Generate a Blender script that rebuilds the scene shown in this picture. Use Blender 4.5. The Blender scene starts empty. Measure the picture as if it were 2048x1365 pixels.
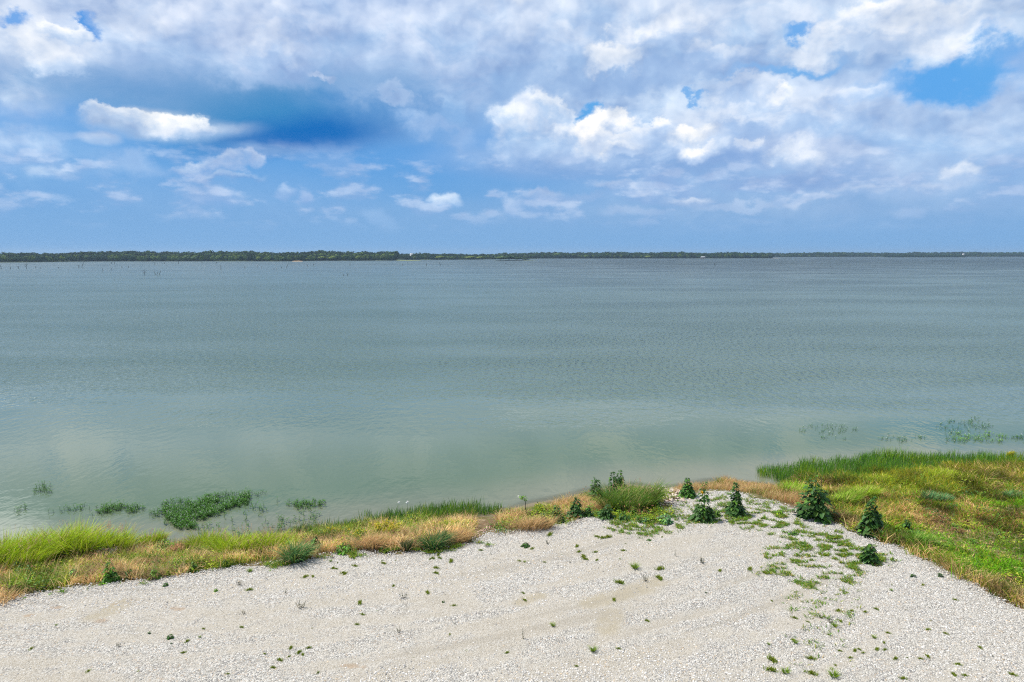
import bpy, math, random
import numpy as np
from mathutils import Vector

# ------------------------------------------------------------------ camera
sc = bpy.context.scene
COL = sc.collection
HAZE = 0.00012
HC = 12.2                                    # drone height above the water
PITCH = math.radians(7.33)
cam_d = bpy.data.cameras.new('camera'); cam = bpy.data.objects.new('camera', cam_d)
COL.objects.link(cam); sc.camera = cam
cam_d.sensor_width = 36.0; cam_d.lens = 24.0; cam_d.clip_start = 0.1; cam_d.clip_end = 30000
cam.location = (0, 0, HC); cam.rotation_euler = (math.radians(90) - PITCH, 0, 0)
sc.view_settings.view_transform = 'Standard'; sc.view_settings.look = 'None'
sc.view_settings.exposure = 0.0; sc.view_settings.gamma = 1.0
sc.render.resolution_x = 1024; sc.render.resolution_y = 682

FPX = 1365.0
def pdir(px, py):
    px = np.asarray(px, float); py = np.asarray(py, float)
    cx = (px - 1024) / FPX; cy = (682.5 - py) / FPX
    c, s = math.cos(PITCH), math.sin(PITCH)
    return np.stack([cx, c + cy * s, -s + cy * c], -1)
def flat(px, py, z):
    d = pdir(px, py); t = (z - HC) / d[..., 2]
    return d[..., 0] * t, d[..., 1] * t
def azel(px, py):
    d = pdir(px, py); n = np.linalg.norm(d)
    return math.degrees(math.atan2(d[0], d[1])), math.degrees(math.asin(d[2] / n))
def lin(r, g, b):
    f = lambda c: c / 12.92 if c <= .04045 else ((c + .055) / 1.055) ** 2.4
    return (f(r / 255), f(g / 255), f(b / 255))

# ------------------------------------------------------------------ world
SUN_AZ, SUN_EL = math.radians(-68), math.radians(60)      # azimuth from +Y towards +X
w = bpy.data.worlds.new("World"); sc.world = w; w.use_nodes = True
w.cycles.sampling_method = 'MANUAL'; w.cycles.sample_map_resolution = 512
nt = w.node_tree; nt.nodes.clear()
def N(t, **k):
    n = nt.nodes.new(t)
    for a, b in k.items(): setattr(n, a, b)
    return n
def setin(n, i, v):
    if v is None: return
    if isinstance(v, bpy.types.NodeSocket): nt.links.new(v, n.inputs[i])
    else: n.inputs[i].default_value = v
def M(op, a, b=None, c=None, clamp=False):
    n = N('ShaderNodeMath', operation=op, use_clamp=clamp)
    setin(n, 0, a); setin(n, 1, b); setin(n, 2, c); return n.outputs[0]
def VM(op, a, b=None, c=None):
    n = N('ShaderNodeVectorMath', operation=op)
    setin(n, 0, a); setin(n, 1, b); setin(n, 2, c)
    return n.outputs['Value'] if op in ('LENGTH', 'DOT_PRODUCT') else n.outputs[0]
def MIX(f, a, b, blend='MIX'):
    n = N('ShaderNodeMix', data_type='RGBA', blend_type=blend)
    setin(n, 0, f); setin(n, 6, a); setin(n, 7, b); return n.outputs[2]
def MR(v, a, b, c=0., d=1., interp='SMOOTHSTEP'):
    n = N('ShaderNodeMapRange', interpolation_type=interp)
    setin(n, 0, v); setin(n, 1, a); setin(n, 2, b); setin(n, 3, c); setin(n, 4, d); return n.outputs[0]
def NOISE(v, scale, detail=4., rough=.5, dist=0., lac=2.0):
    n = N('ShaderNodeTexNoise'); setin(n, 'Vector', v); n.inputs['Scale'].default_value = scale
    n.inputs['Detail'].default_value = detail; n.inputs['Roughness'].default_value = rough
    n.inputs['Distortion'].default_value = dist; n.inputs['Lacunarity'].default_value = lac; return n
def c4(c): return (c[0], c[1], c[2], 1.0)
def rgb4(*c): return c4(lin(*c))

tc = N('ShaderNodeTexCoord'); sep = N('ShaderNodeSeparateXYZ'); nt.links.new(tc.outputs['Generated'], sep.inputs[0])
az = M('MULTIPLY', M('ARCTAN2', sep.outputs[0], sep.outputs[1]), 57.29578)
el = M('MULTIPLY', M('ARCSINE', sep.outputs[2]), 57.29578)
cmb = N('ShaderNodeCombineXYZ'); nt.links.new(az, cmb.inputs[0]); nt.links.new(el, cmb.inputs[1])
P = cmb.outputs[0]
# clouds near the horizon are seen flat and far: the noise gets finer there
sky = N('ShaderNodeTexSky', sky_type='NISHITA', sun_disc=False)
sky.sun_elevation = SUN_EL; sky.sun_rotation = SUN_AZ; sky.air_density = 1.0; sky.dust_density = 1.2; sky.ozone_density = 2.0
STR = 0.1
base = VM('MULTIPLY', sky.outputs[0], (STR * 1.0, STR * 1.0, STR * 1.0))
grad = N('ShaderNodeValToRGB'); nt.links.new(MR(el, 0, 30, 0, 1, 'LINEAR'), grad.inputs[0])
cr = grad.color_ramp; cr.elements[0].position = 0; cr.elements[0].color = rgb4(126, 176, 224)
cr.elements[1].position = 1; cr.elements[1].color = rgb4(58, 140, 222)
for p_, c_ in ((.06, (114, 170, 224)), (.16, (96, 163, 226)), (.3, (84, 158, 229)), (.5, (76, 156, 232)), (.75, (62, 148, 230))):
    e = cr.elements.new(p_); e.color = rgb4(*c_)
base = MIX(0.9, base, grad.outputs[0])

sqB = N('ShaderNodeCombineXYZ'); nt.links.new(az, sqB.inputs[0]); nt.links.new(M('MULTIPLY', el, 1.15), sqB.inputs[1])
squash = N('ShaderNodeCombineXYZ'); nt.links.new(az, squash.inputs[0]); nt.links.new(M('MULTIPLY', el, 1.7), squash.inputs[1])
elf = MR(el, 0, 14, 0.22, 1.0, 'LINEAR')
nA = NOISE(squash.outputs[0], 0.13, 9, .54)      # ~8 deg features, fine detail
nB = NOISE(sqB.outputs[0], 0.40, 8, .6)
nC = NOISE(squash.outputs[0], 0.25, 7, .62, 0.6)
nA2 = VM('MULTIPLY', VM('SUBTRACT', nA.outputs['Color'], (.5, .5, .5)), (5.5, 4.5, 0))
nB2 = VM('MULTIPLY', VM('SUBTRACT', nB.outputs['Color'], (.5, .5, .5)), (5.0, 5.0, 0))
wcol = N('ShaderNodeCombineXYZ')
for i in range(3): nt.links.new(elf, wcol.inputs[i])
PD = VM('ADD', P, VM('MULTIPLY', VM('ADD', nA2, nB2), wcol.outputs[0]))        # warped, crisp
PS = VM('ADD', P, VM('MULTIPLY', VM('ADD', VM('MULTIPLY', nA2, (.7, .5, 0)), VM('MULTIPLY', nB2, (.22, .22, 0))), wcol.outputs[0]))  # softer
shade = M('ADD', M('MULTIPLY', M('SUBTRACT', nC.outputs[0], .5), 3.0), M('MULTIPLY', M('SUBTRACT', nB.outputs[0], .5), 1.2))

CH = {True: [PD, 0., 0.], False: [PS, 0., 0.]}
# every cloud: position and size in degrees of sky, softness, cover, sunlit colour, base colour
def blob(cur, px, py, rx, ry, soft, alpha, top, bot, rot=0, crisp=True, sh=1.0, tilt=1.0):
    a0, e0 = azel(px, py); a1, _ = azel(px + 10, py); _, e1 = azel(px, py - 10)
    rx = rx * (a1 - a0) / 10; ry = ry * (e1 - e0) / 10
    ch = CH[crisp]; ch[0] = VM('ADD', ch[0], (ch[1] - a0, ch[2] - e0, 0)); ch[1], ch[2] = a0, e0; q = ch[0]     # offsets run on from cloud to cloud
    if rot:
        r = N('ShaderNodeVectorRotate', rotation_type='Z_AXIS'); nt.links.new(q, r.inputs[0]); r.inputs['Angle'].default_value = math.radians(rot); q = r.outputs[0]
    q = VM('MULTIPLY', q, (1 / rx, 1 / ry, 0))
    m = MR(VM('LENGTH', q), 1 + soft, 1 - soft, 0, alpha)
    if bot is None: c = rgb4(*top)
    else:
        s = N('ShaderNodeSeparateXYZ'); nt.links.new(q, s.inputs[0])
        v = M('MULTIPLY_ADD', s.outputs[1], .55 * tilt, M('MULTIPLY_ADD', shade, sh * .62, .5))
        c = MIX(MR(v, 0, 1), rgb4(*bot), rgb4(*top))
    return MIX(m, cur, c)
CLOUDS = [
 # far thin veil and haze bands
 (460,415,330,60,.8,.36,(150,188,232),(128,172,222),0,False),
 (1650,380,560,120,.8,.62,(176,202,236),(140,178,222),0,False),
 (60,330,210,90,.8,.5,(160,200,240),(120,172,226),0,False),
 (1500,440,700,40,.9,.45,(160,190,228),(142,178,222),0,False),
 # upper right sheet
 (1450,70,620,150,.45,.95,(212,226,247),(168,200,237),0,False),
 (1000,110,230,170,.5,.9,(200,218,244),(156,190,232),0,False),
 (1650,260,460,110,.5,.85,(204,221,246),(160,194,236),0,False),
 (1230,215,240,70,.4,.8,(200,220,246),(150,187,232),0,True),
 (1900,60,240,60,.4,.95,(226,236,250),(190,213,242),0,True),
 (1980,270,200,110,.6,.75,(190,213,243),(155,192,236),0,False),
 (430,150,120,30,.5,.6,(150,184,228),None,-4,True),
 (330,120,60,34,.35,.8,(216,229,249),(172,201,238),0,True),
 (460,110,60,40,.3,.85,(220,231,249),(170,199,237),0,True),
 (600,130,50,34,.35,.8,(206,221,246),(158,191,233),0,True),
 (700,170,40,24,.4,.7,(196,214,243),(150,184,229),0,True),
 # shaded undersides and bright heads of the upper sheet
 (720,150,130,40,.7,.7,(146,182,226),None,10,False),
 (930,170,110,36,.6,.7,(156,188,230),None,14,False),
 (1160,160,160,26,.6,.75,(150,184,228),None,0,True),
 (1350,140,150,24,.6,.8,(152,186,230),None,-4,True),
 (1700,125,120,22,.6,.7,(160,192,233),None,0,True),
 (1190,50,70,26,.6,.6,(168,197,235),None,0,True),
 (1000,20,46,30,.4,.9,(240,246,254),(190,212,243),0,True),
 (1090,90,80,36,.4,.8,(226,236,251),(178,205,241),0,True),
 (1330,60,90,36,.4,.85,(228,237,251),(180,206,241),0,True),
 (1440,110,60,24,.4,.8,(228,237,251),(178,204,240),0,True),
 (1780,50,140,44,.4,.9,(240,245,253),(196,216,244),0,True),
 (1930,100,80,34,.4,.85,(226,236,251),(180,206,242),0,True),
 (1230,108,52,30,.35,.9,(244,248,254),(196,216,244),0,True),
 # blue gaps
 (1885,162,150,36,.6,.97,(92,168,236),None,-8,True),
 (1560,142,110,15,.6,.8,(100,172,236),None,0,True),
 (1590,38,45,18,.6,.85,(92,166,236),None,0,True),
 (1960,130,60,40,.6,.6,(100,172,236),None,0,True),
 # upper left mass
 (350,70,480,150,.35,1,(208,222,246),(168,196,234),0,False),
 (40,110,150,120,.35,.9,(226,236,251),(180,206,240),0,True),
 (760,110,260,150,.4,.95,(196,214,243),(150,186,230),0,False),
 (640,190,300,95,.5,.92,(158,189,230),(100,154,212),0,False),
 (250,175,400,45,.6,.8,(176,200,234),(116,166,216),0,False),
 # white bank under the dark base
 (310,245,120,30,.35,1,(240,246,253),(180,208,242),-4,False),
 (450,272,140,12,.7,.75,(206,224,246),(150,188,232),-4,False),
 (192,278,36,13,.45,.9,(216,230,250),(176,206,242),0,False),
 (560,280,120,10,.8,.5,(170,196,234),None,-3,False),
 (420,190,330,30,.8,.8,(104,156,210),None,2,False),
 (520,205,240,44,.85,.75,(92,152,204),None,-10,False),
 (580,232,205,52,.75,.93,(60,138,198),None,-13,False),
 (610,270,150,34,.8,.9,(4,106,188),None,-8,False),
 (735,195,110,44,.7,.75,(160,192,232),(96,152,212),0,False),
 (540,300,60,12,.8,.5,(150,185,228),None,0,False),
 (520,95,110,60,.5,.8,(206,220,245),(170,198,236),0,True),
 (1010,60,120,60,.6,.7,(196,214,242),(170,198,236),0,False),
 (190,42,24,34,.5,.95,(66,148,228),None,0,True),
 (55,30,36,22,.6,.85,(80,156,232),None,0,True),
 (300,240,95,24,.3,.97,(246,250,254),(186,211,242),-4,True,.7),
 (235,228,40,18,.3,.9,(240,246,254),(196,218,245),0,True),
 (370,254,60,16,.35,.9,(236,243,253),(180,207,242),-4,True),
 (410,262,90,16,.8,.7,(214,228,248),(160,196,236),-8,False),
 # left low puffs
 (35,300,80,36,.5,.75,(190,214,246),(146,186,234),0,True),
 (110,348,40,12,.6,.7,(190,214,244),(150,188,234),0,True),
 (260,325,60,22,.7,.5,(178,206,242),None,0,True),
 (400,332,50,12,.5,.8,(206,224,248),(140,178,228),0,True),
 (462,326,34,16,.4,.9,(210,226,248),(150,186,232),0,True),
 (518,320,24,15,.35,.9,(206,222,247),(150,186,232),0,True),
 (430,352,75,7,.6,.6,(220,234,250),(128,166,218),0,True),
 (430,394,52,13,.5,.7,(180,206,242),(140,178,228),0,True),
 (562,390,22,13,.5,.75,(180,206,242),(144,182,230),0,True),
 (608,404,17,14,.5,.75,(176,202,240),(140,178,228),0,True),
 (80,398,60,7,.7,.5,(176,206,242),None,0,True),
 # centre
 (870,262,66,26,.5,.85,(168,200,240),(124,172,226),22,True),
 (905,222,22,30,.5,.8,(172,204,241),(140,184,232),0,True),
 (890,407,31,18,.35,1,(204,224,248),(150,190,236),12,True),
 (765,438,34,13,.6,.6,(158,194,236),None,25,True),
 (1025,415,20,16,.5,.7,(188,210,242),(150,186,232),0,True),
 # right cumulus
 (1065,255,86,70,.22,1,(218,231,250),(160,194,235),0,True,1.1),
 (1174,228,24,28,.3,.98,(96,170,234),None,0,True),
 (1395,183,10,14,.5,.8,(104,172,236),None,0,True),
 (1260,320,330,34,.6,.85,(176,202,238),(134,172,222),0,False),
 (1215,268,84,46,.28,1,(250,252,255),(196,216,244),0,True,.9),
 (1310,258,46,24,.4,.9,(234,242,253),(180,206,242),0,True),
 (1480,245,170,50,.4,.8,(220,232,250),(172,200,238),0,True,1.4),
 (1500,300,130,26,.6,.8,(164,190,230),(134,170,222),0,False),
 (1400,283,62,38,.3,1,(246,250,255),(190,212,243),0,True),
 (1235,108,58,30,.5,.8,(236,243,253),None,0,True),
 (1590,95,56,30,.5,.75,(232,240,252),None,15,True),
 (1400,130,160,30,.7,.5,(170,198,236),None,0,False),
 (1640,322,130,36,.4,.9,(204,220,246),(158,188,230),8,True),
 (1600,368,170,17,.5,.85,(146,178,224),None,2,False),
 (1830,355,120,40,.6,.6,(180,206,240),None,0,True),
 (1915,352,44,22,.35,.95,(222,234,251),(170,200,238),0,True),
 (1790,382,120,13,.5,.8,(206,222,246),(156,190,232),0,True),
 (1250,385,70,14,.5,.8,(196,214,242),(146,180,226),10,True),
 (1340,368,60,14,.5,.8,(150,182,228),None,15,True),
 (1375,400,52,11,.4,.9,(208,223,246),(160,190,230),0,True),
 (1085,392,42,16,.45,.85,(194,214,243),(146,182,228),0,True),
 (1150,400,60,8,.6,.6,(150,182,226),None,0,True),
 (1620,400,60,8,.5,.7,(196,214,242),None,0,True),
 (1020,235,34,26,.25,.95,(228,238,252),(178,206,241),0,True),
 (1110,215,36,22,.25,.95,(232,241,253),(180,207,241),0,True),
 (1130,270,30,24,.3,.8,(222,234,251),(170,200,238),0,True),
 (1180,262,34,30,.25,1,(252,253,255),(206,222,246),0,True),
 (1245,235,30,24,.25,.95,(250,252,255),(196,216,244),0,True),
 (1225,300,40,20,.3,.9,(244,248,254),(180,205,240),0,True),
 (1320,243,22,16,.3,.9,(236,243,253),(180,206,242),0,True),
 (1378,268,30,26,.25,1,(250,252,255),(198,218,245),0,True),
 (1430,270,28,24,.25,.95,(246,250,255),(190,212,243),0,True),
 (1395,305,36,18,.3,.95,(242,247,254),(176,202,239),0,True),
 (1500,292,24,14,.3,.85,(228,237,251),(168,196,236),0,True),
 (1545,205,46,20,.35,.9,(232,240,252),(180,206,241),0,True),
 (1480,185,60,26,.4,.8,(216,229,249),(170,199,238),0,True),
 (1690,205,60,22,.4,.75,(214,228,249),(170,200,240),0,True),
 (1590,318,60,22,.3,.9,(220,232,250),(170,198,236),0,True),
 (1700,330,70,22,.4,.8,(200,218,245),(160,190,233),0,True),
 (1560,372,90,10,.5,.8,(140,174,222),None,0,True),
 (1480,258,60,24,.5,.75,(150,184,230),None,0,True),
 (540,90,60,36,.35,.8,(216,228,248),(176,203,240),0,True),
 (620,60,50,30,.4,.7,(206,221,246),(168,198,237),0,True),
 (110,110,60,44,.35,.85,(232,240,252),(186,210,242),0,True),
 (150,50,30,24,.35,.9,(236,243,253),(190,213,243),0,True),
 (270,60,70,50,.4,.7,(220,231,249),(180,206,241),0,True),
 (640,135,34,10,.5,.75,(206,222,247),None,15,True),
 (800,190,40,16,.5,.6,(186,209,241),None,20,True),
 (1480,412,90,8,.5,.6,(184,206,238),None,0,True),
 (1820,425,40,12,.6,.6,(180,204,238),None,0,True),
 (1270,425,60,9,.6,.6,(178,202,236),None,0,True),
]
cur = base
# rows of small far cumulus low over the horizon
fc = N('ShaderNodeCombineXYZ'); nt.links.new(az, fc.inputs[0]); nt.links.new(M('MULTIPLY', el, 2.3), fc.inputs[1])
f1 = NOISE(VM('ADD', fc.outputs[0], (31.0, 5.0, 0)), .2, 9, .55); f2 = NOISE(VM('ADD', fc.outputs[0], (31.0, 6.3, 0)), .2, 5, .55)
fm = M('MULTIPLY', MR(f1.outputs[0], .47, .6), M('MULTIPLY', MR(el, 1.2, 3.5), MR(el, 9.5, 6)))
fcol = MIX(MR(M('SUBTRACT', f1.outputs[0], f2.outputs[0]), -.05, .12), rgb4(140, 178, 226), rgb4(196, 215, 245))
FAR = (M('MULTIPLY', fm, .6), fcol)
for ib, cb in enumerate(CLOUDS):
    cur = blob(cur, *cb)
    if ib % 6 == 5:                                   # keeps the evaluation in order, cloud after cloud
        for ch in CH.values(): ch[0] = VM('MULTIPLY_ADD', cur, (1e-6, 1e-6, 0), ch[0])
cur = MIX(FAR[0], cur, FAR[1])
# billows: lobes of the cloud tops catch the light from above, creases stay blue-grey
def VOR(v):
    n = N('ShaderNodeTexVoronoi', feature='F1', voronoi_dimensions='2D'); nt.links.new(v, n.inputs['Vector'])
    n.inputs['Scale'].default_value = .11; n.inputs['Detail'].default_value = 3.; n.inputs['Roughness'].default_value = .55; n.inputs['Lacunarity'].default_value = 2.3
    return n.outputs['Distance']
bw = N('ShaderNodeVectorMath', operation='MULTIPLY'); nt.links.new(VM('ADD', P, VM('MULTIPLY', VM('ADD', nA2, nB2), (.28, .28, 0))), bw.inputs[0]); bw.inputs[1].default_value = (1, 1.25, 0)
rel = M('SUBTRACT', VOR(VM('ADD', bw.outputs[0], (-.6, 1.35, 0))), VOR(bw.outputs[0]))
csep = N('ShaderNodeSeparateColor'); nt.links.new(cur, csep.inputs[0])
cover = MR(csep.outputs[0], .16, .5)
relm = M('MULTIPLY_ADD', M('MULTIPLY', rel, MR(el, 1, 9, .35, 1)), M('MULTIPLY', cover, .58), 1.0)
rc = N('ShaderNodeCombineXYZ'); nt.links.new(M('POWER', relm, 1.35), rc.inputs[0]); nt.links.new(relm, rc.inputs[1]); nt.links.new(M('POWER', relm, .55), rc.inputs[2])
cur = VM('MULTIPLY', cur, rc.outputs[0])
# (generic part) broken cloud for the sky that the picture does not show (overhead, sides, behind)
zc = M('MAXIMUM', sep.outputs[2], .05)
pc = N('ShaderNodeCombineXYZ'); nt.links.new(M('DIVIDE', sep.outputs[0], zc), pc.inputs[0]); nt.links.new(M('DIVIDE', sep.outputs[1], zc), pc.inputs[1])
g1 = NOISE(pc.outputs[0], 1.3, 8, .55, .3); g2 = NOISE(VM('ADD', pc.outputs[0], (3.1, 7.7, 0)), 2.1, 6, .6)
gm = MR(g1.outputs[0], .36, .52); gcol = MIX(MR(g2.outputs[0], .35, .62), rgb4(160, 184, 212), rgb4(232, 234, 240))
over = MIX(gm, MIX(.6, grad.outputs[0], rgb4(70, 145, 225)), gcol)
side = MR(M('ABSOLUTE', az), 42, 56); high = MR(el, 21.5, 28)
cur = MIX(M('MULTIPLY', M('MAXIMUM', side, high), MR(el, 3, 12)), cur, over)
# a heavy blue-grey cloud base stands higher up in front, mirrored by the near water
PS = VM('ADD', CH[False][0], (CH[False][1], CH[False][2], 0))
q = VM('MULTIPLY', VM('SUBTRACT', PS, (-12., 28.5, 0)), (1 / 24., 1 / 6.5, 0)); cur = MIX(MR(VM('LENGTH', q), 1.4, .5, 0, .85), cur, rgb4(92, 132, 168))
q = VM('MULTIPLY', VM('SUBTRACT', PS, (-38.5, 20.5, 0)), (1 / 3.5, 1 / 3.8, 0)); cur = MIX(MR(VM('LENGTH', q), 1.3, .4, 0, .9), cur, (2.3, 2.4, 2.5, 1))     # sunlit cloud head, far brighter than white paper
# the lowest few degrees fade into the haze of the horizon
cur = MIX(MR(el, 4.5, 0.2, 0, .8), cur, rgb4(124, 175, 226))
cur = MIX(MR(el, 0.0, -1.0), cur, rgb4(120, 150, 160))
bg = N('ShaderNodeBackground'); nt.links.new(cur, bg.inputs[0]); bg.inputs[1].default_value = 1.0
wo = N('ShaderNodeOutputWorld'); nt.links.new(bg.outputs[0], wo.inputs[0])

# ------------------------------------------------------------------ sun
sd = bpy.data.lights.new('sun', 'SUN'); sd.energy = 4.6; sd.angle = math.radians(.6); sd.color = (1, .965, .9)
so = bpy.data.objects.new('sun', sd); COL.objects.link(so)
sv = Vector((math.sin(SUN_AZ) * math.cos(SUN_EL), math.cos(SUN_AZ) * math.cos(SUN_EL), math.sin(SUN_EL)))
so.rotation_euler = sv.to_track_quat('Z', 'Y').to_euler(); so.location = (0, 0, 60)

# ------------------------------------------------------------------ numpy helpers
rng = np.random.default_rng(7)
class VN:                                      # tiling value noise
    def __init__(s, seed): s.t = np.random.default_rng(seed).random((256, 256))
    def one(s, x, y):
        xi = np.floor(x).astype(int); yi = np.floor(y).astype(int); fx = x - xi; fy = y - yi
        fx = fx * fx * (3 - 2 * fx); fy = fy * fy * (3 - 2 * fy)
        a = s.t[xi & 255, yi & 255]; b = s.t[(xi + 1) & 255, yi & 255]
        c = s.t[xi & 255, (yi + 1) & 255]; d = s.t[(xi + 1) & 255, (yi + 1) & 255]
        return (a * (1 - fx) + b * fx) * (1 - fy) + (c * (1 - fx) + d * fx) * fy
    def __call__(s, x, y, sc=1., oc=4, g=.5):
        v = 0; A = 1; T = 0; x = np.asarray(x, float) * sc; y = np.asarray(y, float) * sc
        for k in range(oc): v = v + A * s.one(x + 17.3 * k, y + 9.1 * k); T += A; A *= g; x = x * 2.03; y = y * 2.03
        return v / T
vn1, vn2, vn3 = VN(1), VN(2), VN(3)
def sstep(a, b, x): t = np.clip((x - a) / (b - a), 0, 1); return t * t * (3 - 2 * t)
def seg_dist(X, Y, poly, closed=True):
    D = np.full(X.shape, 1e12); n = len(poly)
    for i in range(n if closed else n - 1):
        ax, ay = poly[i]; bx, by = poly[(i + 1) % n]; ux, uy = bx - ax, by - ay
        t = np.clip(((X - ax) * ux + (Y - ay) * uy) / (ux * ux + uy * uy + 1e-12), 0, 1)
        D = np.minimum(D, (X - ax - t * ux) ** 2 + (Y - ay - t * uy) ** 2)
    return np.sqrt(D)
def inside(X, Y, poly):
    r = np.zeros(X.shape, bool); n = len(poly)
    for i in range(n):
        ax, ay = poly[i]; bx, by = poly[(i + 1) % n]
        if ay == by: continue
        r ^= ((ay > Y) != (by > Y)) & (X < (bx - ax) * (Y - ay) / (by - ay) + ax)
    return r
def sdist(X, Y, poly):
    d = seg_dist(X, Y, poly); return np.where(inside(X, Y, poly), d, -d)      # positive inside

ZG = 1.2                                       # level of the gravel lot above the lake
g_px = [(0,1187),(60,1191),(150,1171),(230,1163),(300,1158),(400,1143),(480,1130),(560,1122),(640,1108),(720,1100),(800,1102),(900,1092),(945,1075),(990,1062),(1040,1056),(1100,1052),(1160,1040),(1210,1036),(1290,1040),(1335,1030),(1345,1000),(1385,985),(1440,983),(1500,990),(1545,1003),(1590,1018),(1640,1032),(1690,1050),(1740,1076),(1790,1092),(1840,1112),(1890,1138),(1940,1165),(1990,1190),(2048,1216)]
gx, gy = flat([p[0] for p in g_px], [p[1] for p in g_px], ZG)
GP = list(zip(gx, gy)); GP = [(-60, GP[0][1] - 4), (-30, GP[0][1] - 1.2)] + GP + [(GP[-1][0] + 6, GP[-1][1] - 5), (32, 4), (40, -45), (-60, -45)]
w_px = [(0,1112),(90,1104),(180,1100),(255,1098),(330,1090),(400,1086),(480,1080),(560,1068),(620,1058),(690,1056),(760,1044),(840,1036),(930,1030),(980,1030),(1020,1020),(1060,1008),(1110,1000),(1160,990),(1200,978),(1260,970),(1320,978),(1380,972),(1440,962),(1500,966),(1550,972),(1585,967),(1560,955),(1620,948),(1680,946),(1760,940),(1850,934),(1950,928),(2048,926)]
wx, wy = flat([p[0] for p in w_px], [p[1] for p in w_px], 0.)
WP = list(zip(wx, wy)); WP = [(-6500, -900), (-400, -10), (-60, WP[0][1] - 2.5)] + WP + [(60, WP[-1][1] + 1), (400, 80), (6500, 900), (6500, -3000), (-6500, -3000)]

def terrain(X, Y):
    dw = sdist(X, Y, WP); dg = np.maximum(-sdist(X, Y, GP), 0)
    t = dw / (np.maximum(dw, 0) + dg + 1e-6); t = np.clip(t, 0, 1)
    near = (np.abs(X) < 120) & (np.abs(Y) < 120)
    land = ZG * (t ** 1.15)
    land = land + np.where(near, (vn1(X, Y, .35, 4) - .5) * .35 * (1 - t) * t * 4 + (vn2(X, Y, .12, 3) - .5) * .22 * sstep(.9, 1, t) * sstep(0, 2, dw) + (vn3(X, Y, 1.6, 2) - .5) * .05 * sstep(0, .3, dw), 0)
    bed = -np.clip(.10 * (-dw) ** .9, 0, 1.6) if np.ndim(dw) else -1
    with np.errstate(invalid='ignore'):
        bed = -np.clip(.09 * np.maximum(-dw, 0), 0, 1.6)
    return np.where(dw > 0, np.maximum(land, .0) + .01, bed)

def axis(a, b, step, lo, hi, g=1.18):
    c = list(np.arange(a, b, step)); s = step
    while c[-1] < hi: s *= g; c.append(c[-1] + s)
    s = step
    while c[0] > lo: s *= g; c.insert(0, c[0] - s)
    return np.array(c)
AX = axis(-34, 40, .25, -6400, 6400); AY = axis(10, 56, .25, -2500, 6400)
GX, GY = np.meshgrid(AX, AY, indexing='ij'); GZ = terrain(GX, GY)
def hgt(x, y):
    x = np.asarray(x, float); y = np.asarray(y, float)
    i = np.clip(np.searchsorted(AX, x) - 1, 0, len(AX) - 2); j = np.clip(np.searchsorted(AY, y) - 1, 0, len(AY) - 2)
    fx = (x - AX[i]) / (AX[i + 1] - AX[i]); fy = (y - AY[j]) / (AY[j + 1] - AY[j])
    return (GZ[i, j] * (1 - fx) + GZ[i + 1, j] * fx) * (1 - fy) + (GZ[i, j + 1] * (1 - fx) + GZ[i + 1, j + 1] * fx) * fy
def onland(px, py, minz=0.):
    px = np.asarray(px, float); py = np.asarray(py, float); z = np.full(px.shape, .8)
    for _ in range(14): x, y = flat(px, py, z); z = .5 * z + .5 * np.maximum(hgt(x, y), minz)
    return x, y, np.maximum(hgt(x, y), minz)
def ppm(y): return FPX / np.maximum(y, 1)      # photo pixels per metre at distance y

# ------------------------------------------------------------------ mesh and object helpers
def mesh(name, V, faces, tint=None, mat=None, smooth=False):
    """faces: list of (n,k) index arrays"""
    me = bpy.data.meshes.new(name); V = np.asarray(V, np.float32)
    me.vertices.add(len(V)); me.vertices.foreach_set('co', V.ravel())
    faces = [np.asarray(f, np.int32) for f in faces if len(f)]
    loops = np.concatenate([f.ravel() for f in faces]); sizes = np.concatenate([np.full(len(f), f.shape[1], np.int32) for f in faces])
    me.loops.add(len(loops)); me.loops.foreach_set('vertex_index', loops)
    me.polygons.add(len(sizes)); me.polygons.foreach_set('loop_start', np.concatenate([[0], np.cumsum(sizes)[:-1]]).astype(np.int32))
    try: me.polygons.foreach_set('loop_total', sizes)
    except Exception: pass
    if smooth: me.polygons.foreach_set('use_smooth', np.ones(len(sizes), bool))
    if tint is not None:
        a = me.attributes.new('tint', 'FLOAT_COLOR', 'POINT')
        t = np.ones((len(V), 4), np.float32); t[:, :3] = tint; a.data.foreach_set('color', t.ravel())
    me.update(calc_edges=True)
    if mat: me.materials.append(mat)
    return me
def link(name, me, parent=None, label=None, cat=None, group=None, kind=None, loc=None):
    o = bpy.data.objects.new(name, me); COL.objects.link(o)
    if parent: o.parent = parent
    if loc is not None: o.location = loc
    if label: o['label'] = label
    if cat: o['category'] = cat
    if group: o['group'] = group
    if kind: o['kind'] = kind
    return o
class Acc:                                      # gathers arrays for one mesh
    def __init__(s): s.V = []; s.T = []; s.F = {}; s.n = 0
    def add(s, V, faces, T):
        V = np.asarray(V).reshape(-1, 3); T = np.broadcast_to(np.asarray(T, float), V.shape)
        for f in faces:
            f = np.asarray(f)
            if len(f): s.F.setdefault(f.shape[1], []).append(f + s.n)
        s.V.append(V); s.T.append(T); s.n += len(V); return s
    def mesh(s, name, mat, smooth=False, origin=(0, 0, 0)):
        V = np.concatenate(s.V) - np.asarray(origin)
        return mesh(name, V, [np.concatenate(v) for v in s.F.values()], np.concatenate(s.T), mat, smooth)

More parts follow.
